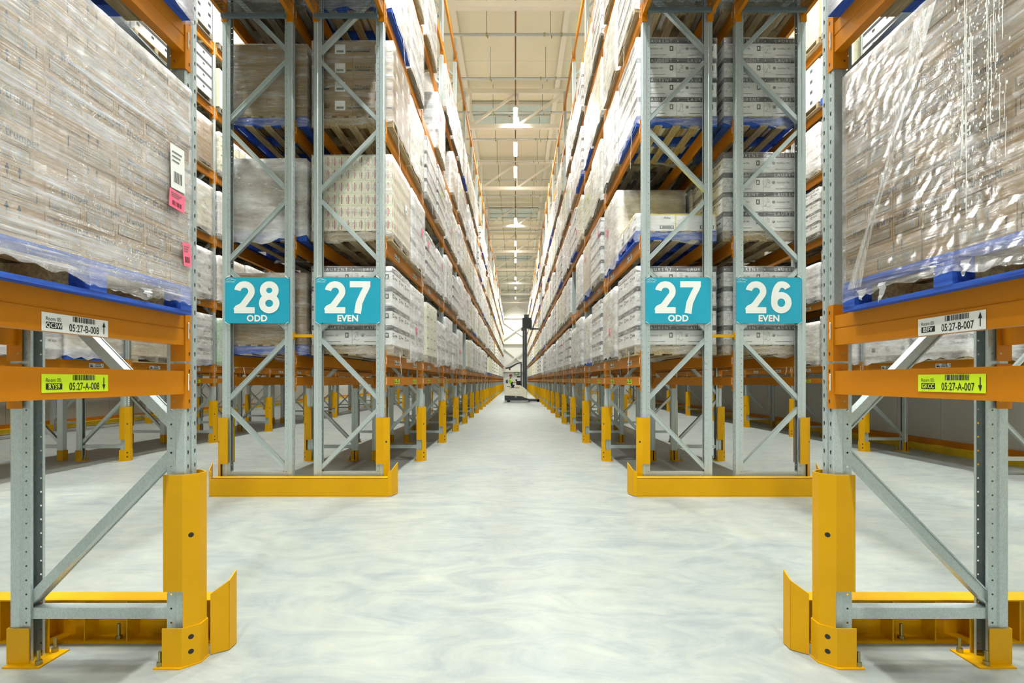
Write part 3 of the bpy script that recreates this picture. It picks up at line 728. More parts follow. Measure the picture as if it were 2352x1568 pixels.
# ------------------------------------------------------------------ signs
def digit(b, ch, ox, oz, hgt, y, mat):
    """heavy sans figures drawn as thick strokes"""
    W = 0.20*hgt; S = 0.64*hgt; kk = [0]
    def put(pts):
        kk[0] += 1; b.poly([(ox+px, y-kk[0]*0.00006, oz+pz) for px, pz in pts], mat)
          # stroke, width
    def arc(cx, cz, rx, rz, a0, a1, n=18): return [(cx+rx*math.cos(math.radians(a0+(a1-a0)*k/n)), cz+rz*math.sin(math.radians(a0+(a1-a0)*k/n))) for k in range(n+1)]
    def stroke(pts, close=False, ws=None):
        n = len(pts); L_, R_ = [], []
        for i in range(n):
            if close: p, q = pts[(i-1) % n], pts[(i+1) % n]
            else: p, q = pts[max(0, i-1)], pts[min(n-1, i+1)]
            dx, dz = q[0]-p[0], q[1]-p[1]; l = math.hypot(dx, dz) or 1; nx, nz = -dz/l*W/2, dx/l*W/2
            if ws: nx *= ws[i]; nz *= ws[i]
            L_.append((pts[i][0]+nx, pts[i][1]+nz)); R_.append((pts[i][0]-nx, pts[i][1]-nz))
        m_ = n if close else n-1
        for i in range(m_):
            j = (i+1) % n
            put((R_[i], R_[j], L_[j], L_[i]))
    h = hgt; r = S/2-W/2; c = S/2
    if ch == '2':
        stroke(arc(c, h-W/2-r*0.98, r, r*0.98, 172, -38, 22)+[(c-r*0.25, h*0.24), (W*0.5, W*0.75), (W*0.30, W*0.4)])
        put(((0, 0), (S, 0), (S, W*0.95), (W*0.25, W*0.95), (0, W*0.6)))
    elif ch == '7':
        put(((0, h-W*0.95), (S, h-W*0.95), (S, h), (0, h)))
        stroke([(S-W*0.5, h-W*0.5), (S-W*0.62, h-W*1.05), (S*0.66, h*0.62), (S*0.46, h*0.33), (S*0.38, 0)], ws=[0.9, 0.98, 1.0, 1.03, 1.06])
    elif ch == '8':
        stroke(arc(c, h-W/2-h*0.185, r*0.88, h*0.185, 0, 360, 28)[:-1], True)
        stroke(arc(c, W/2+h*0.212, r, h*0.212, 0, 360, 28)[:-1], True)
    elif ch == '6':
        stroke(arc(c, W/2+h*0.232, r, h*0.232, 0, 360, 28)[:-1], True)
        stroke([(W/2, W/2+h*0.232)]+[(c-r*math.cos(t), h*0.40+(h*0.60-W/2)*math.sin(t)) for t in [math.radians(8+k*6.6) for k in range(13)]]+arc(c, h-W/2-h*0.19, r*0.95, h*0.19, 80, 22, 6))
def sign(x0, x1, num, word, rown):
    z1, z0 = 1.55+(873-636.5)/168.6, 1.55+(873-742)/168.6
    wd = x1-x0; ht = z1-z0; y = D2-0.012
    t = thing('aisle_sign', 'turquoise sign reading %s %s, tied to the end frame' % (num, word), 'sign', ((x0+x1)/2, y, z0), group='turquoise aisle number signs')
    t.rotation_euler = (0, random.Random(num+word).uniform(-0.004, 0.004), 0)
    part('board', MB().box(-wd/2, wd/2, -0.004, 0.004, 0, ht, 'teal').mesh('board'), t)
    b = MB(); hg = ht*0.70; yy = -0.0052
    sp = 0.30*wd+0.11
    digit(b, num[0], -wd*0.355, ht*0.215, hg, yy, 'white'); digit(b, num[1], wd*0.03, ht*0.215, hg, yy, 'white')
    b.text(word, (0, yy, ht*0.045), (1, 0, 0), (0, 0, 1), 0.118, 'white', 0.035, 'CENTER')
    part('lettering', b.mesh('lettering'), t, label='white number and word')
    b = MB()
    pk = [(-wd/2+0.015, ht-0.04), (-wd/2+0.05, ht-0.022), (-wd/2+0.075, ht-0.012), (-wd/2+0.10, ht-0.025), (-wd/2+0.15, ht-0.042)]
    for p, q in zip(pk[:-1], pk[1:]): b.bar((p[0], yy, p[1]), (q[0], yy, q[1]), 0.002, 0.0004, 'white')
    b.bar((pk[0][0]+0.02, yy, ht-0.045), (pk[3][0], yy, ht-0.03), 0.0015, 0.0004, 'white')
    b.text('americold', (-wd/2+0.012, yy, ht-0.07), (1, 0, 0), (0, 0, 1), 0.030, 'white', 0.0, 'LEFT', sx=1.0)
    part('logo', b.mesh('logo'), t)
    for sx in (-1, 1):
        for sz in (0, 1):
            cx = sx*(wd/2-0.035); cz = ht*sz+(-1 if sz == 0 else 1)*0.005
            pts = [(cx+sx*0.03, -0.006, cz+(0.022 if sz == 0 else -0.022)), (cx+sx*0.012, -0.02, cz+(0.012 if sz == 0 else -0.012)), (cx, -0.012, cz), (cx-sx*0.03, 0.01, cz-(0.02 if sz == 0 else -0.02))]
            part('cable_tie', MB().path(pts, 0.003, 'white', 5).mesh('cable_tie'), t)
SIGNS = []
for (a, c, num, word, rw) in ((516, 664, '28', 'ODD', 'row 28 odd'), (724, 873, '27', 'EVEN', 'row 27 even'), (1483, 1633, '27', 'ODD', 'row 27 odd'), (1691, 1842, '26', 'EVEN', 'row 26 even')):
    sign((a-1184)/168.6, (c-1184)/168.6, num, word, rw)

# ------------------------------------------------------------------ pallets
def pallet_boards(c_edge, c_mid, c_bear, c_low):
    """list of (name, MB) ; origin bottom centre, bearers along X, boards along Y"""
    out = []; X, Y = 1.13, 1.165
    for i in range(7):
        x = -X/2+0.055+(X-0.11)*i/6; out.append(('deck_board', MB().box(x-0.05, x+0.05, -Y/2, Y/2, 0.128, 0.148, c_edge if i in (0, 6) else c_mid)))
    for i in range(3):
        y = -Y/2+0.045+(Y-0.09)*i/2; out.append(('bearer', MB().box(-X/2, X/2, y-0.04, y+0.04, 0.02, 0.128, c_bear)))
    for i in range(5):
        x = -X/2+0.055+(X-0.11)*i/4; out.append(('bottom_board', MB().box(x-0.055, x+0.055, -Y/2, Y/2, 0.0, 0.02, c_low if i in (0, 4) else c_mid)))
    return out
def joined(lst):
    b = MB()
    for _, m_ in lst: b.merge(m_, Matrix.Identity(4))
    return b
PAL_SPEC = {'blue': ('blue', 'wood', 'blue', 'blue'), 'wood': ('wood', 'wood', 'wood', 'wood'), 'grey': ('woodgrey', 'woodgrey', 'woodgrey', 'woodgrey')}
PAL_MB = {k: joined(pallet_boards(*v)) for k, v in PAL_SPEC.items()}
PAL = {k: v.mesh('pallet') for k, v in PAL_MB.items()}
PH = 0.148

# ------------------------------------------------------------------ cartons
def carton_mb(w_, d_, h_, style, rot=False):
    """box w_ (x) by d_ (y) by h_, prints on the four sides"""
    b = MB(); e = 0.0012; g = 0.0025
    base = {'laurent': 'wcard', 'fragile': 'kraft', 'kraft': 'kraft', 'pale': 'kraft2', 'white': 'wcard', 'pinkstripe': 'ycard', 'trumpet': 'kraft', 'yellow': 'wcard', 'cream': 'ycard'}[style]
    x, y = w_/2-g, d_/2-g; h = h_-0.002
    b.box(-x, x, -y, y, 0, h, base)
    sides = [((-x, -y-e), (1, 0), 2*x), ((x+e, -y), (0, 1), 2*y), ((x, y+e), (-1, 0), 2*x), ((-x-e, y), (0, -1), 2*y)]
    for si, (o, dr, L) in enumerate(sides):
        nrm = Vector((dr[1], -dr[0], 0))
        P = lambda s, z, k=0: Vector((o[0]+dr[0]*s, o[1]+dr[1]*s, z))+nrm*k
        def q(s0, s1, z0, z1, mat, k=0): b.poly([P(s0, z0, k), P(s1, z0, k), P(s1, z1, k), P(s0, z1, k)], mat)
        D = Vector((dr[0], dr[1], 0)); U = Vector((0, 0, 1))
        if style == 'laurent':
            q(0, L, h*0.74, h, 'band')
            if L > 0.45:
                b.text('L A U R E N T', P(L*0.28, h*0.795, e), D, U, 0.058, 'white', 0, 'LEFT', sx=0.98)
                q(L*0.02, L*0.04, h*0.83, h*0.89, 'white', e)
                b.text('Established 1983', P(L*0.34, h*0.44, 0), D, U, 0.032, 'teal_dk', 0.02, 'LEFT', sx=0.8)
                b.poly([P(L*0.26+0.022*math.cos(t*PI/6), h*0.48+0.022*math.sin(t*PI/6)) for t in range(12)], 'teal_dk')
                q(L*0.83, L*0.92, h*0.36, h*0.62, 'black'); q(L*0.85, L*0.89, h*0.42, h*0.56, 'wcard', e)
                sc = [(0.07, 0.60), (0.085, 0.66), (0.11, 0.68), (0.118, 0.62), (0.10, 0.50), (0.075, 0.36), (0.055, 0.26), (0.035, 0.23), (0.025, 0.27), (0.045, 0.30), (0.08, 0.26), (0.12, 0.22), (0.155, 0.24), (0.18, 0.30)]
                for (a0, b0), (a1, b1) in zip(sc[:-1], sc[1:]):
                    dx, dz = (a1-a0)*L, (b1-b0)*h; l_ = math.hypot(dx, dz); nx, nz = -dz/l_*0.0016, dx/l_*0.0016
                    b.poly([P(a0*L-nx, b0*h-nz), P(a1*L-nx, b1*h-nz), P(a1*L+nx, b1*h+nz), P(a0*L+nx, b0*h+nz)], 'black')
                for (a0, b0) in ((0.14, 0.62), (0.15, 0.55), (0.132, 0.50), (0.146, 0.46)): b.poly([P(a0*L+0.007*math.cos(t), b0*h+0.007*math.sin(t)) for t in [k*PI/3 for k in range(6)]], 'teal_dk')
                q(L*0.30, L*0.72, h*0.14, h*0.165, 'black')
            else:
                q(L*0.10, L*0.30, h*0.42, h*0.64, 'black'); q(L*0.15, L*0.25, h*0.47, h*0.58, 'wcard', e)
                q(L*0.42, L*0.54, h*0.46, h*0.58, 'darkgrey'); q(L*0.60, L*0.78, h*0.46, h*0.56, 'darkgrey')
                b.text('LAURENT', P(L*0.2, h*0.80, e), D, U, 0.036, 'white', 0, 'LEFT', sx=1.1)
        elif style == 'fragile':
            q(0, L*0.42, h*0.42, h*0.50, 'black'); b.text('FRAGILE', P(L*0.06, h*0.53, 0), D, U, 0.06, 'black', 0, 'LEFT', sx=1.0)
            q(L*0.56, L*0.82, h*0.32, h*0.84, 'white'); q(L*0.60, L*0.78, h*0.40, h*0.52, 'teal_dk', e)
            q(L*0.86, L*0.98, h*0.42, h*0.50, 'black')
        elif style == 'pinkstripe':
            n = max(2, int(L/0.085))
            for k in range(n):
                s0 = L*(k+0.5)/n
                q(s0-0.012, s0+0.002, h*0.15, h*0.85, 'magenta'); q(s0+0.010, s0+0.016, h*0.3, h*0.7, 'greenprint'); q(s0-0.034, s0-0.028, h*0.3, h*0.7, 'teal_dk')
        elif style == 'trumpet':
            if L > 0.25:
                q(L*0.36, L*0.92, h*0.12, h*0.52, 'black'); q(L*0.375, L*0.905, h*0.145, h*0.495, 'kraft', e*0.3)
                s = L*0.40
                rnd = random.Random(int(L*1000)+si)
                while s < L*0.86: q(s, s+0.003, h*0.18, h*0.46, 'teal_dk', e*0.6); s += rnd.choice((0.006, 0.008, 0.010))
                for a in (0.62, 0.74):
                    q(L*a-0.002, L*a+0.002, h*0.56, h*0.84, 'black'); b.poly([P(L*a-0.008, h*0.76), P(L*a+0.008, h*0.76), P(L*a, h*0.94)], 'black')
                b.text('BEFORE 21/01/2021 02350', P(L*0.02, h*0.60, 0), D, U, 0.020, 'black', 0, 'LEFT', sx=0.8)
            else:
                b.text('trumpet', P(L*0.38, h*0.66, 0), D, U, 0.045, 'black', 0.02, 'LEFT', sx=0.78)
                b.text('TipTop', P(L*0.06, h*0.62, 0), D, U, 0.026, 'black', 0, 'LEFT', sx=0.8)
                b.text('S00053050', P(L*0.04, h*0.82, 0), D, U, 0.019, 'black', 0, 'LEFT', sx=0.9)
                b.text('CHOC SALTED CARAMEL', P(L*0.06, h*0.52, 0), D, U, 0.013, 'black', 0, 'LEFT', sx=0.85)
                q(L*0.08, L*0.94, h*0.10, h*0.48, 'black'); q(L*0.10, L*0.92, h*0.13, h*0.45, 'kraft', e*0.3)
                s = L*0.15; rnd = random.Random(si)
                while s < L*0.85: q(s, s+0.003, h*0.16, h*0.42, 'teal_dk', e*0.6); s += rnd.choice((0.006, 0.008, 0.010))
        elif style == 'yellow':
            q(L*0.60, L*0.95, h*0.12, h*0.32, 'black'); q(L*0.62, L*0.93, h*0.15, h*0.29, 'white', e); q(L*0.66, L*0.90, h*0.17, h*0.27, 'teal_dk', e*1.5)
            q(0, L, h*0.94, h, 'yellow'); q(L*0.98, L, 0, h, 'yellow')
            b.text('Prime', P(L*0.7, h*0.72, 0), D, U, 0.04, 'black', 0.01, 'LEFT', shear=0.3)
        elif style in ('kraft', 'pale'):
            q(L*0.3, L*0.7, h*0.36, h*0.62, 'teal_dk'); q(L*0.31, L*0.69, h*0.38, h*0.60, base, e)
        elif style == 'white':
            q(L*0.6, L*0.85, h*0.3, h*0.65, 'band')
        elif style == 'cream':
            q(L*0.1, L*0.6, h*0.62, h*0.74, 'teal_dk')
    if style == 'yellow': b.poly([(-x, -y, h+e), (x, -y, h+e), (x, y, h+e), (-x, y, h+e)], 'yellow')
    return b
_CM = {}
def carton(w_, d_, h_, style):
    k = (round(w_, 3), round(d_, 3), round(h_, 3), style)
    if k not in _CM: mb_ = carton_mb(*k); _CM[k] = (mb_, mb_.mesh('carton'))
    return _CM[k]
LX, LY = 1.12, 1.155
def layout(kind):
    """list of (w, d, h, style, x, y, z) of the outer cartons of a load"""
    out = []
    def grid(nx, ny, nl, h, style, gap_inner=True, alt=None, frac=1.0):
        for l in range(nl):
            a, c = (nx, ny) if (not alt or l % 2 == 0) else alt
            for i in range(a):
                for j in range(c):
                    if gap_inner and 0 < i < a-1 and 0 < j < c-1 and l < nl-1: continue
                    w_, d_ = LX/a, LY/c
                    out.append((w_, d_, h, style, -LX/2+w_*(i+0.5), -LY/2+d_*(j+0.5), l*h))
    if kind == 'L4': grid(2, 3, 4, 0.272, 'laurent')
    elif kind == 'L3': grid(2, 3, 3, 0.272, 'laurent')
    elif kind == 'F4': grid(2, 3, 4, 0.262, 'fragile')
    elif kind == 'P6': grid(3, 4, 6, 0.176, 'pinkstripe', alt=(4, 3))
    elif kind == 'K5': grid(3, 3, 5, 0.20, 'kraft', alt=(2, 3))
    elif kind == 'K4': grid(2, 3, 4, 0.25, 'kraft')
    elif kind == 'C5': grid(3, 3, 5, 0.21, 'pale')
    elif kind == 'C4': grid(3, 2, 4, 0.24, 'cream')
    elif kind == 'W4': grid(2, 3, 4, 0.265, 'white')
    elif kind == 'W5': grid(3, 3, 5, 0.205, 'cream', alt=(2, 3))
    elif kind == 'Y1': grid(2, 3, 1, 0.235, 'yellow')
    return out
KINDS = ['L4', 'L3', 'F4', 'P6', 'K5', 'K4', 'C5', 'C4', 'W4', 'W5', 'Y1']
LAY = {k: layout(k) for k in KINDS}
HGT = {k: max(c[6]+c[2] for c in v) for k, v in LAY.items()}
def stack_mb(k):
    b = MB()
    for (w_, d_, h, st, x, y, z) in LAY[k]: b.merge(carton(w_, d_, h, st)[0], Matrix.Translation((x, y, z+PH)))
    return b
STACK = {k: stack_mb(k).mesh('carton_stack') for k in KINDS}
def plain_stack(k):
    b = MB()
    for (w_, d_, h, st, x, y, z) in LAY[k]:
        base = {'laurent': 'wcard', 'fragile': 'kraft', 'kraft': 'kraft', 'pale': 'kraft2', 'white': 'wcard', 'pinkstripe': 'ycard', 'yellow': 'wcard', 'cream': 'ycard'}[st]
        b.box(x-w_/2+0.002, x+w_/2-0.002, y-d_/2+0.002, y+d_/2-0.002, z+PH, z+PH+h-0.002, base)
        if st in ('laurent', 'white', 'fragile'):
            for sx in (-1, 1):
                for (z0, z1, y0, y1) in (((0.74, 1.0, -0.5, 0.5), (0.4, 0.62, -0.38, -0.18)) if st == 'laurent' else ((0.3, 0.62, 0.1, 0.38),)):
                    xx = x+sx*(w_/2-0.0005); pts = [(xx, y+d_*y0, z+PH+h*z0), (xx, y+d_*y1, z+PH+h*z0), (xx, y+d_*y1, z+PH+h*z1), (xx, y+d_*y0, z+PH+h*z1)]
                    b.poly(pts if sx > 0 else pts[::-1], 'band')
    return b
PLAIN = {k: plain_stack(k) for k in KINDS}
def film_mb(h, seed, mat, nx=9, nz=9, low=0.0, amp=0.008, z_lo=0.02, top=True, hx=LX/2, hy=LY/2, ragged=0.05, keep=0.6):
    """stretch film: rippled skin around the stack, ragged bottom hem, closed over the rim"""
    rnd = random.Random(seed); b = MB(); per = []
    for (a, c) in (((-1, -1), (1, -1)), ((1, -1), (1, 1)), ((1, 1), (-1, 1)), ((-1, 1), (-1, -1))):
        for i in range(nx):
            t = i/nx; per.append((a[0]+(c[0]-a[0])*t, a[1]+(c[1]-a[1])*t, a, c))
    n = len(per); rows = []
    hem = []; v = 0
    for i in range(n): v = v*keep+rnd.uniform(-1, 1)*ragged; hem.append(v)
    top_off = [rnd.uniform(-0.02, 0.02) for _ in range(n)]
    for j in range(nz+1):
        f = j/nz; row = []
        for i, (px, py, a, c) in enumerate(per):
            z = (z_lo+low+hem[i])*(1-f)+(PH+h+0.006)*f
            if j not in (0, nz): z += rnd.uniform(-0.3, 0.3)*(PH+h)/nz*0.4
            o = 0.008+rnd.uniform(0, amp)+(0.004 if j < 2 else 0)
            nxv, nyv = (0, a[1]) if a[1] == c[1] else (a[0], 0)
            corner = abs(abs(px)-1) < 1e-6 and abs(abs(py)-1) < 1e-6
            if corner: x, y = px*(hx+0.007), py*(hy+0.007)
            else: x, y = px*hx+nxv*o, py*hy+nyv*o
            row.append((x, y, z))
        rows.append(row)
    vs = [p for r in rows for p in r]; fs = []
    for j in range(nz):
        for i in range(n): fs.append((j*n+i, j*n+(i+1) % n, (j+1)*n+(i+1) % n, (j+1)*n+i))
    if top:
        base = len(vs); vs += [(x*0.86, y*0.86, z+0.006+rnd.uniform(0, 0.012)) for x, y, z in rows[-1]]
        for i in range(n): fs.append((nz*n+i, nz*n+(i+1) % n, base+(i+1) % n, base+i))
    b.raw(vs, fs, mat); return b
WRAP = {}
for k in KINDS:
    for var, mt in (('clear', 'film'), ('milky', 'film_white'), ('green', 'film_green')):
        WRAP[(k, var)] = [film_mb(HGT[k], s*17+len(k)+ord(k[0]), mt).mesh('stretch_wrap', True) for s in range(2)]
TAGS = {c: MB().box(-0.001, 0.001, -0.05, 0.05, -0.07, 0.07, c).box(-0.0018, 0.0018, -0.03, 0.03, -0.05, -0.01, 'teal_dk').mesh('paper_tag') for c in ('pink', 'lime', 'white')}
def shred_mesh(ln, wd, seed):
    rnd = random.Random(seed); b = MB(); n = 7; last = None
    for k in range(n+1):
        f = k/n; c = ln*0.25*f+rnd.gauss(0, 0.006); ww = wd*(1-f)**0.7+0.003; zz = -ln*f; xx = rnd.uniform(0, 0.012)
        cur = [(xx, c-ww, zz), (xx+0.006, c, zz), (xx, c+ww, zz)]
        if last: b.poly([last[0], last[1], cur[1], cur[0]], 'film_white'); b.poly([last[1], last[2], cur[2], cur[1]], 'film_white')
        last = cur
    return b.mesh('film_shred', True)
SHREDS = [shred_mesh(l, w2, k) for k, (l, w2) in enumerate(((0.35, 0.03), (0.2, 0.05), (0.5, 0.02)))]
DESC = {'L': 'black-banded white cartons', 'F': 'brown fragile cartons', 'P': 'pink-striped cream cartons', 'K': 'plain brown cartons', 'C': 'pale cartons', 'W': 'white cartons', 'Y': 'yellow-topped white cartons'}
DESC['C4'] = 'cream cartons'; 
LOAD_STUFF = MB()
n_loads = [0]
def load(x, y, z, kind, pal, wrap, where, lod, side, seed=0, grp='wrapped pallet loads on the racks'):
    """lod 0 cartons as parts, 1 stack as one part, 2 part of the distant mass"""
    rnd = random.Random(seed)
    rz = rnd.uniform(-0.008, 0.008); x += rnd.uniform(-0.015, 0.015)
    if lod == 2:
        mt = Matrix.Translation((x, y, z)) @ Matrix.Rotation(rz, 4, 'Z')
        LOAD_STUFF.merge(PAL_MB[pal], mt).merge(PLAIN[kind], mt)
        return
    n_loads[0] += 1
    t = thing('pallet_load', 'wrapped %s, %s' % (DESC.get(kind, DESC[kind[0]]), where), 'pallet load', (x, y, z), rz, grp)
    part('pallet', PAL[pal], t, label='%s pallet' % {'blue': 'blue painted', 'wood': 'plain wooden', 'grey': 'weathered grey'}[pal])
    if lod == 0:
        for (w_, d_, h, st, cx, cy, cz) in LAY[kind]: part('carton', carton(w_, d_, h, st)[1], t, (cx, cy, cz+PH))
    else: part('carton_stack', STACK[kind], t)
    if wrap: part('stretch_wrap', WRAP[(kind, wrap)][seed % 2], t)
    if wrap and lod == 0 and rnd.random() < 0.5: part('film_shred', SHREDS[seed % 3], t, (side*(LX/2+0.012), rnd.uniform(-0.4, 0.4), 0.08))
    if rnd.random() < 0.35:
        part('paper_tag', TAGS[rnd.choice(('pink', 'pink', 'lime', 'white'))], t, (side*(LX/2+0.018), rnd.uniform(-0.4, 0.4), PH+HGT[kind]*rnd.uniform(0.3, 0.8)))
OVER = {  # read from the photograph: (row, level, slot) -> (kind, pallet, wrap)
    ('27e', 0, 0): ('L4', 'wood', 'clear'), ('27e', 1, 0): ('P6', 'wood', 'clear'), ('27e', 2, 0): ('F4', 'wood', 'clear'), ('27e', 3, 0): ('W4', 'blue', 'milky'),
    ('27e', 0, 1): ('L4', 'grey', 'milky'), ('27e', 1, 1): ('L4', 'wood', 'milky'), ('27e', 2, 1): ('W5', 'wood', 'milky'),
    ('28o', 0, 0): ('K5', 'blue', 'clear'), ('28o', 1, 0): ('K5', 'blue', 'milky'), ('28o', 2, 0): ('K4', 'blue', 'clear'), ('28o', 3, 0): ('K4', 'grey', 'clear'),
    ('27o', 0, 0): ('L4', 'wood', 'clear'), ('27o', 1, 0): ('Y1', 'blue', 'clear'), ('27o', 2, 0): ('L4', 'blue', 'clear'), ('27o', 3, 0): ('L4', 'wood', 'clear'),
    ('27o', 0, 1): ('C5', 'grey', 'milky'), ('27o', 1, 1): ('C5', 'blue', 'milky'), ('27o', 2, 1): ('L4', 'grey', 'milky'),
    ('26e', 0, 0): ('L4', 'wood', 'clear'), ('26e', 1, 0): ('L4', 'wood', 'clear'), ('26e', 2, 0): ('L4', 'blue', 'clear'), ('26e', 3, 0): ('L4', 'wood', 'clear'),
}
CX = {'27e': -2.295, '28o': -3.49, '27o': 2.235, '26e': 3.455}
rng = random.Random(5)
def pick(r):
    k = r.choices(['L4', 'L4', 'W4', 'W5', 'C4', 'C5', 'K5', 'L3', 'K4', 'P6'], [5, 4, 6, 4, 2.5, 1.2, 0.7, 2, 0.4, 0.5])[0]
    return k, r.choices(['wood', 'grey', 'blue'], [4, 5, 1.6])[0], r.choices(['clear', 'milky'], [3, 5])[0]
for key, (face, sdir, d0, nm) in ROWS.items():
    inner = key in ('27e', '27o'); side = -sdir
    for s in range(NB*2):
        bay = s//2; half = 'nearer' if s % 2 == 0 else 'further'
        y = d0+BAY*bay+PW+0.05+0.583+(s % 2)*1.25
        for li in range(6):
            if not inner and bay > 9: continue
            if li == 5 and bay < 16 and rng.random() < 0.93: continue
            spec = OVER.get((key, li, s))
            if spec is None:
                if rng.random() < 0.05: continue
                spec = pick(rng)
            if inner: lod = 0 if bay < 1 or (bay == 1 and li < 3) else (1 if bay < 9 else 2)
            else: lod = 0 if (s == 0 and li < 4) else (1 if bay < 2 and li < 4 else 2)
            load(CX[key]+(0 if inner else 0), y, LV[li], *spec, '%s pallet, %s bay, %s, %s shelf' % (half, ORD[bay], nm, LVN[li]), lod, side, seed=s*7+li)
for (cx, d0, nb, nm, side, first) in ((-8.0, 6.61, 11, 'rack across from 28 odd', 1, 0), (8.05, 7.85, 10, 'wall rack across from 26 even', -1, 0)):
    for s in range(nb*2):
        bay = s//2; half = 'nearer' if s % 2 == 0 else 'further'; y = d0+BAY*bay+PW+0.05+0.583+(s % 2)*1.25
        for li in range(6):
            k, p, wv = pick(rng)
            if cx < 0 and rng.random() < 0.5: k = rng.choice(('C5', 'K5', 'C4'))
            if cx < 0 and s == 4 and li == 0: k, wv = 'W4', 'green'
            load(cx, y, LV[li], k, p, wv, '%s pallet, %s bay, %s, %s shelf' % (half, ORD[bay], nm, LVN[li]), 1 if (bay in (0, 1, 2, 3) and li < 4) else 2, side, seed=s*11+li)
for s in range(10):
    for li in range(5):
        k, p, wv = pick(rng); load(-9.2, 6.61+BAY*(s//2)+PW+0.633+(s % 2)*1.25, LV[li], k, p, wv, '', 2, 1, seed=s+li)
o = bpy.data.objects.new('pallet_load_run', LOAD_STUFF.mesh('pallet_load_run')); COL.objects.link(o)
o['kind'] = 'stuff'; o['label'] = 'wrapped pallet loads filling the racks further down the hall'; o['category'] = 'pallet load'
# loads on the wire decks over the cross aisle
for key, (face, sdir, d0, nm) in ROWS.items():
    for k in range(3):
        load(CX[key], D2-0.66-1.22*k, LV[3], *pick(rng), 'on wire deck over %s, %s pallet from the sign' % (nm, ORD[k]), 1, -sdir, seed=k+40)

# ------------------------------------------------------------------ the two near loads
def near_load(cx, cy, side, label, mirror, film, seed):
    t = thing('pallet_load', label, 'pallet load', (cx, cy, LV[0]), 0, 'wrapped pallet loads on the racks')
    p = bpy.data.objects.new('pallet', None); COL.objects.link(p); p.parent = t; p['label'] = 'blue painted pallet of rough boards'
    for nm, m_ in pallet_boards('blue', 'wood', 'wood', 'blue'): part(nm, m_.mesh(nm), p)
    for i in range(3):   # blue painted bearer ends
        y = -1.165/2+0.045+(1.165-0.09)*i/2
        for sx in (-1, 1): part('bearer_end', MB().box(*sorted((sx*0.48, sx*0.5665)), y-0.042, y+0.042, 0.021, 0.127, 'blue').mesh('bearer_end'), p, label='blue painted bearer end')
    h = 0.131; rnd = random.Random(seed)
    for l in range(8):
        # aisle side: one long carton then ends-on cartons (pattern flips with the layer)
        pat = [0.36]+[0.1588]*5 if (l//2) % 2 == 0 else [0.1588]*2+[0.36]+[0.1588]*3
        if mirror: pat = [0.38]*1+[0.155]*5 if l % 3 else [0.155]*2+[0.38]*2+[0.085]
        y = -LY/2
        for wd in pat:
            w_ = 0.36
            c = carton(w_, wd, h, 'trumpet')[1]; part('carton', c, t, (side*(LX/2-w_/2-rnd.uniform(0, 0.006)), y+wd/2, PH+l*h)); y += wd
        for sx in (-0.18, 0.18):
            pass
        part('carton', carton(0.74, 0.36, h, 'trumpet')[1], t, (-side*0.18, LY/2-0.18, PH+l*h))
        part('carton', carton(0.74, 0.36, h, 'trumpet')[1], t, (-side*0.18, -LY/2+0.18, PH+l*h))
        part('carton', carton(0.74, 0.42, h, 'kraft')[1], t, (-side*0.18, 0, PH+l*h))
    H = 8*h
    f = film_mb(H, seed, film, nx=46, nz=40, amp=0.0028, z_lo=0.06, ragged=0.012, keep=0.93)
    part('stretch_wrap', f.mesh('stretch_wrap', True), t)
    return t, H
nl, H = near_load(-2.305, 2.017, 1, 'big wrapped pallet of small brown cartons above label 05:27-B-008', False, 'film_near', 11)
def near_tag(t, mat, y, z, w_, h_, side, lines=True, rot=0.0):
    b = MB().box(-0.001, 0.001, -w_/2, w_/2, -h_/2, h_/2, mat)
    s = -w_*0.3; rnd = random.Random(int(z*100))
    while s < w_*0.3: b.box(-0.002, 0.002, s, s+0.003, -h_*0.35, -h_*0.1, 'black'); s += rnd.choice((0.006, 0.009))
    for k in range(3): b.box(-0.002, 0.002, -w_*0.4, w_*(0.1+0.1*k), h_*(0.12+0.1*k), h_*(0.15+0.1*k), 'teal_dk')
    o = part('paper_tag', b.mesh('paper_tag'), t, (side*(LX/2+0.019), y, z)); o.rotation_euler = (rot, 0, 0)
near_tag(nl, 'white', 0.455, 0.73, 0.10, 0.22, 1, rot=0.03); near_tag(nl, 'pink', 0.45, 0.565, 0.11, 0.09, 1, rot=-0.05); near_tag(nl, 'pink', 0.525, 0.31, 0.06, 0.12, 1, rot=0.1)
nr, H = near_load(2.245, 1.90, -1, 'big wrapped pallet of brown cartons with splashed film above label 05:27-B-007', True, 'film_near2', 23)
# the splash of white drops and runs on the film, and the twisted tail of film
b = MB(); rnd = random.Random(3)
def drop(b, y, z, ry, rz_):
    n = 8; vs = [(-min(0.002, ry), y, z)]+[(0, y+ry*math.cos(2*PI*k/n), z+rz_*math.sin(2*PI*k/n)) for k in range(n)]
    b.raw(vs, [(0, 1+(k+1) % n, 1+k) for k in range(n)], 'white')
for k in range(800):
    c = rnd.choice((-0.19, -0.10, -0.05, -0.22, -0.13)); y = c+rnd.gauss(0, 0.022); z = 0.28+rnd.random()**0.7*1.0
    s = rnd.choice((0.001, 0.0014, 0.002, 0.0032)); drop(b, y, z, s, s*rnd.uniform(1, 3))
for k in range(26):
    y = rnd.choice((-0.19, -0.11, -0.24))+rnd.gauss(0, 0.018); z1 = rnd.uniform(0.6, 1.2); ln = rnd.uniform(0.1, 0.42); s = rnd.uniform(0.0009, 0.002)
    m_ = 6
    for j in range(m_): drop(b, y+rnd.gauss(0, 0.0012), z1-ln*j/m_, s, ln/m_*0.62)
part('dried_splash', b.mesh('dried_splash', True), nr, (-(LX/2+0.019), 0, 0), label='white dried splash running down the film')
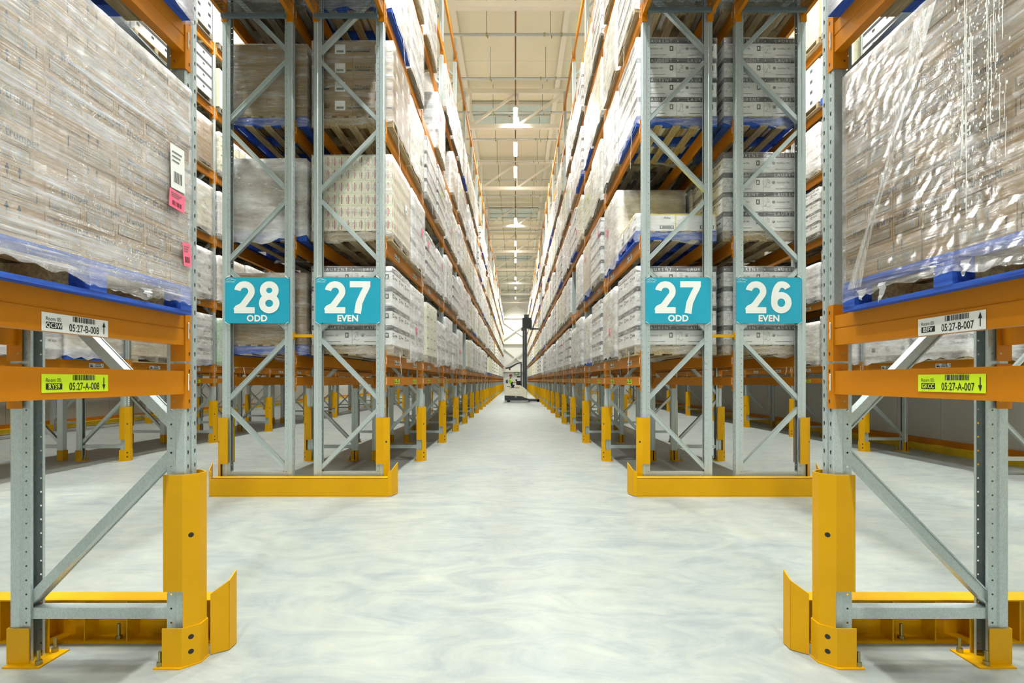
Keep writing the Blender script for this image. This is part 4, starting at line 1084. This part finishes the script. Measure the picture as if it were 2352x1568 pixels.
b = MB(); pts = [(0.06, 1.15), (0.13, 0.95), (0.185, 0.8), (0.24, 0.64), (0.30, 0.5), (0.37, 0.36), (0.42, 0.24), (0.47, 0.1)]; w_ = [0.05, 0.034, 0.028, 0.020, 0.015, 0.022, 0.03, 0.045]
for i in range(len(pts)-1):
    (y0, z0), (y1, z1) = pts[i], pts[i+1]
    for s0, s1, dx in ((-1, -0.3, 0.004), (-0.3, 0.3, 0.010), (0.3, 1, 0.004)):
        b.poly([(-dx, y0+w_[i]*s0, z0), (-dx-0.004, y0+w_[i]*s1, z0), (-dx-0.004, y1+w_[i+1]*s1, z1), (-dx, y1+w_[i+1]*s0, z1)], 'film_tail')
part('film_tail', b.mesh('film_tail', True), nr, (-(LX/2+0.02), 0, 0), label='loose twisted tail of film')
# hanging shreds of film at the hems
def shred(t, side, y, z, ln, wd, seed):
    rnd = random.Random(seed); b = MB(); n = 7; last = None
    for k in range(n+1):
        f = k/n; c = y+ln*0.25*f+rnd.gauss(0, 0.004); ww = wd*(1-f)**0.7+0.003; zz = z-ln*f; xx = rnd.uniform(0, 0.012)
        cur = [(xx, c-ww, zz), (xx+0.006, c, zz), (xx, c+ww, zz)]
        if last: b.poly([last[0], last[1], cur[1], cur[0]], 'film_white'); b.poly([last[1], last[2], cur[2], cur[1]], 'film_white')
        last = cur
    o = part('film_shred', b.mesh('film_shred', True), t, (side*(LX/2+0.012), 0, 0))
for (y, z, ln, wd, sd) in ((0.31, 0.10, 0.10, 0.022, 1), (0.02, 0.11, 0.05, 0.03, 2), (-0.10, 0.1, 0.06, 0.018, 3), (0.44, 0.09, 0.05, 0.03, 4)): shred(nr, -1, y, z, ln, wd, sd)
for (y, z, ln, wd, sd) in ((-0.56, 0.12, 0.11, 0.02, 5), (0.25, 0.08, 0.04, 0.03, 6)): shred(nl, 1, y, z, ln, wd, sd)
# pallets above the near loads
load(-2.305, 2.03, LV[1], 'W4', 'blue', 'milky', 'above the near brown cartons of label 05:27-B-008', 1, 1, seed=3)
load(2.245, 2.0, LV[1], 'W4', 'blue', 'milky', 'above the splashed near load of label 05:27-B-007', 1, -1, seed=4)

# ------------------------------------------------------------------ reach truck and driver
T = thing('reach_truck', 'cream and dark grey reach truck with raised mast standing across the aisle', 'reach truck', (0, 34.3, 0))
def tr(name, mb_, lab=None): return part(name, mb_.mesh(name), T, label=lab)
XZ = Matrix(((1, 0, 0, 0), (0, 0, 1, 0), (0, 1, 0, 0), (0, 0, 0, 1)))   # outline in XY -> XZ, extruded along Y
tr('body', MB().prism([(-0.74, 0.44), (0.45, 0.40), (0.62, 0.30), (0.80, 0.30), (0.80, 0.86), (0.55, 1.08), (0.25, 1.2), (-0.05, 1.24), (-0.12, 1.0), (-0.3, 1.0), (-0.36, 1.3), (-0.70, 1.34), (-0.74, 1.2)], 0.0, 1.15, 'cream', XZ))
b = MB().prism([(-0.77, 0.10), (0.75, 0.10), (1.0, 0.13), (1.0, 0.2), (0.7, 0.28), (0.45, 0.42), (-0.77, 0.47)], -0.01, 1.16, 'darkgrey', XZ); tr('skirt', b)
b = MB().box(-0.42, 0.28, -0.012, 0.0, 1.0, 1.03, 'black').box(-0.62, -0.36, -0.012, 0, 1.1, 1.12, 'black').box(-0.1, 0.15, -0.014, -0.002, 0.62, 0.7, 'white').box(-0.05, 0.1, -0.02, -0.008, 0.35, 0.39, 'white'); tr('trim_line', b)
for yy in (0.0, 0.95): tr('support_leg', MB().box(0.9, 1.72, yy, yy+0.18, 0.05, 0.2, 'darkgrey').tube((1.6, yy, 0.09), (1.6, yy+0.18, 0.09), 0.09, 'black', 14))
for (x, yy) in ((-0.5, 0.02), (-0.5, 0.9)): tr('wheel', MB().tube((x, yy, 0.15), (x, yy+0.2, 0.15), 0.15, 'black', 18))
for yy in (0.2, 0.85): tr('mast_rail', MB().box(0.52, 0.66, yy, yy+0.12, 0.12, 5.3, 'darkgrey').box(0.68, 0.82, yy+0.02, yy+0.1, 0.3, 5.35, 'darkgrey'))
b = MB()
for z in (0.6, 2.0, 3.4, 5.15): b.box(0.55, 0.8, 0.3, 0.87, z, z+0.12, 'darkgrey')
for yy in (0.5, 0.66): b.tube((0.62, yy, 0.4), (0.62, yy, 5.0), 0.04, 'black')
tr('mast_cylinder', b)
tr('fork_carriage', MB().box(0.5, 1.12, 0.2, 0.95, 5.3, 6.0, 'black').box(0.62, 0.95, 0.3, 0.8, 6.0, 6.25, 'darkgrey').box(0.42, 0.6, 0.15, 1.0, 5.15, 5.3, 'darkgrey').box(1.0, 1.17, 0.25, 0.9, 5.2, 5.85, 'darkgrey'))
for yy in (0.3, 0.75): tr('fork', MB().prism([(1.1, 5.2), (1.9, 5.24), (1.9, 5.26), (1.17, 5.28), (1.17, 5.7), (1.1, 5.7)], yy, yy+0.1, 'black', XZ))
b = MB().prism([(-0.72, 2.44), (-0.45, 2.5), (0.1, 2.78), (0.45, 2.86), (0.45, 2.8), (0.1, 2.7), (-0.35, 2.42), (-0.72, 2.36)], 0.1, 1.05, 'darkgrey', XZ)
tr('overhead_guard', b)
for yy in (0.12, 0.95): tr('guard_pillar', MB().box(0.37, 0.45, yy, yy+0.08, 1.0, 2.85, 'darkgrey'))
tr('console', MB().box(0.05, 0.4, 0.35, 0.85, 1.2, 1.5, 'black').box(0.0, 0.12, 0.4, 0.6, 1.5, 1.62, 'black').box(0.1, 0.35, 0.5, 0.9, 1.75, 1.85, 'black'))
tr('seat', MB().box(-0.6, -0.1, 0.35, 0.85, 0.95, 1.08, 'darkgrey').prism([(-0.66, 1.0), (-0.52, 1.0), (-0.56, 1.62), (-0.70, 1.55)], 0.32, 0.88, 'darkgrey', XZ))
tr('warning_lamp', MB().tube((-0.42, 0.6, 2.28), (-0.42, 0.6, 2.42), 0.06, 'red', 10))

def skin_body(name, joints, edges, mat, parent, root=0, lv=2):
    me = bpy.data.meshes.new(name); me.from_pydata([j[:3] for j in joints], edges, []); me.materials.append(M[mat])
    o = bpy.data.objects.new(name, me); COL.objects.link(o); o.parent = parent
    sk = o.modifiers.new('skin', 'SKIN')
    if not me.skin_vertices: 
        try: me.skin_vertices.new()
        except Exception: pass
    sv = me.skin_vertices[0].data if me.skin_vertices else None
    if sv:
        for i, j in enumerate(joints): sv[i].radius = (j[3], j[4] if len(j) > 4 else j[3]); sv[i].use_root = (i == root)
    sb = o.modifiers.new('sub', 'SUBSURF'); sb.levels = lv; sb.render_levels = lv
    return o
PZ = thing('person', 'seated truck driver in a yellow-green high-visibility top and red cap', 'person', (-0.33, 34.9, 1.07))
# facing +X; origin at the seat
J = [(0, 0, 0.10, 0.15), (-0.02, 0, 0.30, 0.14), (-0.05, 0, 0.50, 0.16), (-0.04, 0, 0.60, 0.075), (-0.02, 0, 0.68, 0.055),
     (-0.04, -0.19, 0.53, 0.062), (0.12, -0.25, 0.30, 0.048), (0.34, -0.15, 0.32, 0.036), (-0.04, 0.19, 0.53, 0.062), (0.12, 0.25, 0.30, 0.048), (0.34, 0.15, 0.32, 0.036),
     (0.10, -0.10, 0.08, 0.088), (0.42, -0.12, 0.10, 0.070), (0.46, -0.12, -0.28, 0.05), (0.10, 0.10, 0.08, 0.088), (0.42, 0.12, 0.10, 0.070), (0.46, 0.12, -0.28, 0.05), (0.56, -0.12, -0.33, 0.04), (0.56, 0.12, -0.33, 0.04)]
E = [(0, 1), (1, 2), (2, 3), (3, 4), (2, 5), (5, 6), (6, 7), (2, 8), (8, 9), (9, 10), (0, 11), (11, 12), (12, 13), (0, 14), (14, 15), (15, 16), (13, 17), (16, 18)]
skin_body('body', J, E, 'trouser', PZ)
JT = [(0, 0, 0.06, 0.165), (-0.02, 0, 0.30, 0.155), (-0.05, 0, 0.50, 0.175), (-0.04, -0.19, 0.53, 0.078), (0.10, -0.25, 0.34, 0.062), (-0.04, 0.19, 0.53, 0.078), (0.10, 0.25, 0.34, 0.062), (-0.04, 0, 0.59, 0.09)]
skin_body('jacket', JT, [(0, 1), (1, 2), (2, 3), (3, 4), (2, 5), (5, 6), (2, 7)], 'vis', PZ)
for sg in (-1, 1):
    skin_body('forearm', [(0.12, sg*0.25, 0.30, 0.05), (0.34, sg*0.15, 0.32, 0.036)], [(0, 1)], 'skin', PZ)
    hj = [(0.34, sg*0.15, 0.32, 0.03), (0.39, sg*0.135, 0.32, 0.034, 0.02)]; he = [(0, 1)]
    for k in range(4):
        i = len(hj); hj += [(0.42, sg*(0.115+0.022*k-0.01), 0.325, 0.009), (0.455-abs(k-1.5)*0.006, sg*(0.115+0.022*k-0.01), 0.312, 0.008), (0.45, sg*(0.115+0.022*k-0.01), 0.285, 0.007)]; he += [(1, i), (i, i+1), (i+1, i+2)]
    i = len(hj); hj += [(0.375, sg*0.10, 0.325, 0.011), (0.41, sg*0.085, 0.32, 0.009)]; he += [(0, i), (i, i+1)]
    skin_body('hand', hj, he, 'skin', PZ)
def blob(mat, c, r, n=14, m_=10, z_cut=None, face=False):
    b = MB(); vs = []; fs = []
    for j in range(m_+1):
        ph = PI*j/m_
        for i in range(n):
            th = 2*PI*i/n; x, y, z = math.sin(ph)*math.cos(th), math.sin(ph)*math.sin(th), math.cos(ph)
            if z_cut is not None: z = max(z, z_cut)
            if face:
                if x > 0.85 and abs(z+0.1) < 0.25 and abs(y) < 0.35: x += 0.16
                if z < -0.5: y *= 0.8; x = x*0.95+0.06
            vs.append((c[0]+r[0]*x, c[1]+r[1]*y, c[2]+r[2]*z))
    for j in range(m_):
        for i in range(n): fs.append((j*n+i, (j+1)*n+i, (j+1)*n+(i+1) % n, j*n+(i+1) % n))
    return b.raw(vs, fs, mat)
hd = blob('skin', (0.0, 0, 0.79), (0.10, 0.078, 0.122), face=True)
for sg in (-1, 1):
    hd.merge(blob('skin', (-0.005, sg*0.08, 0.79), (0.022, 0.012, 0.032), 8, 6), Matrix.Identity(4))
    hd.merge(blob('white', (0.088, sg*0.03, 0.80), (0.012, 0.014, 0.009), 8, 6), Matrix.Identity(4)).merge(blob('black', (0.098, sg*0.03, 0.80), (0.005, 0.006, 0.006), 8, 6), Matrix.Identity(4))
hd.merge(blob('red', (0.10, 0, 0.735), (0.008, 0.024, 0.006), 8, 6), Matrix.Identity(4))
part('head', hd.mesh('head', True), PZ)
part('cap', blob('red', (-0.005, 0, 0.83), (0.108, 0.092, 0.10), z_cut=0.0).merge(blob('red', (0.10, 0, 0.835), (0.07, 0.06, 0.008)), Matrix.Identity(4)).mesh('cap', True), PZ)
part('hair', blob('trouser', (-0.03, 0, 0.80), (0.085, 0.083, 0.10), z_cut=-0.5).mesh('hair', True), PZ)
print('LOADS', n_loads[0], 'BEAMS', beam_count[0], 'OBJECTS', len(bpy.data.objects))
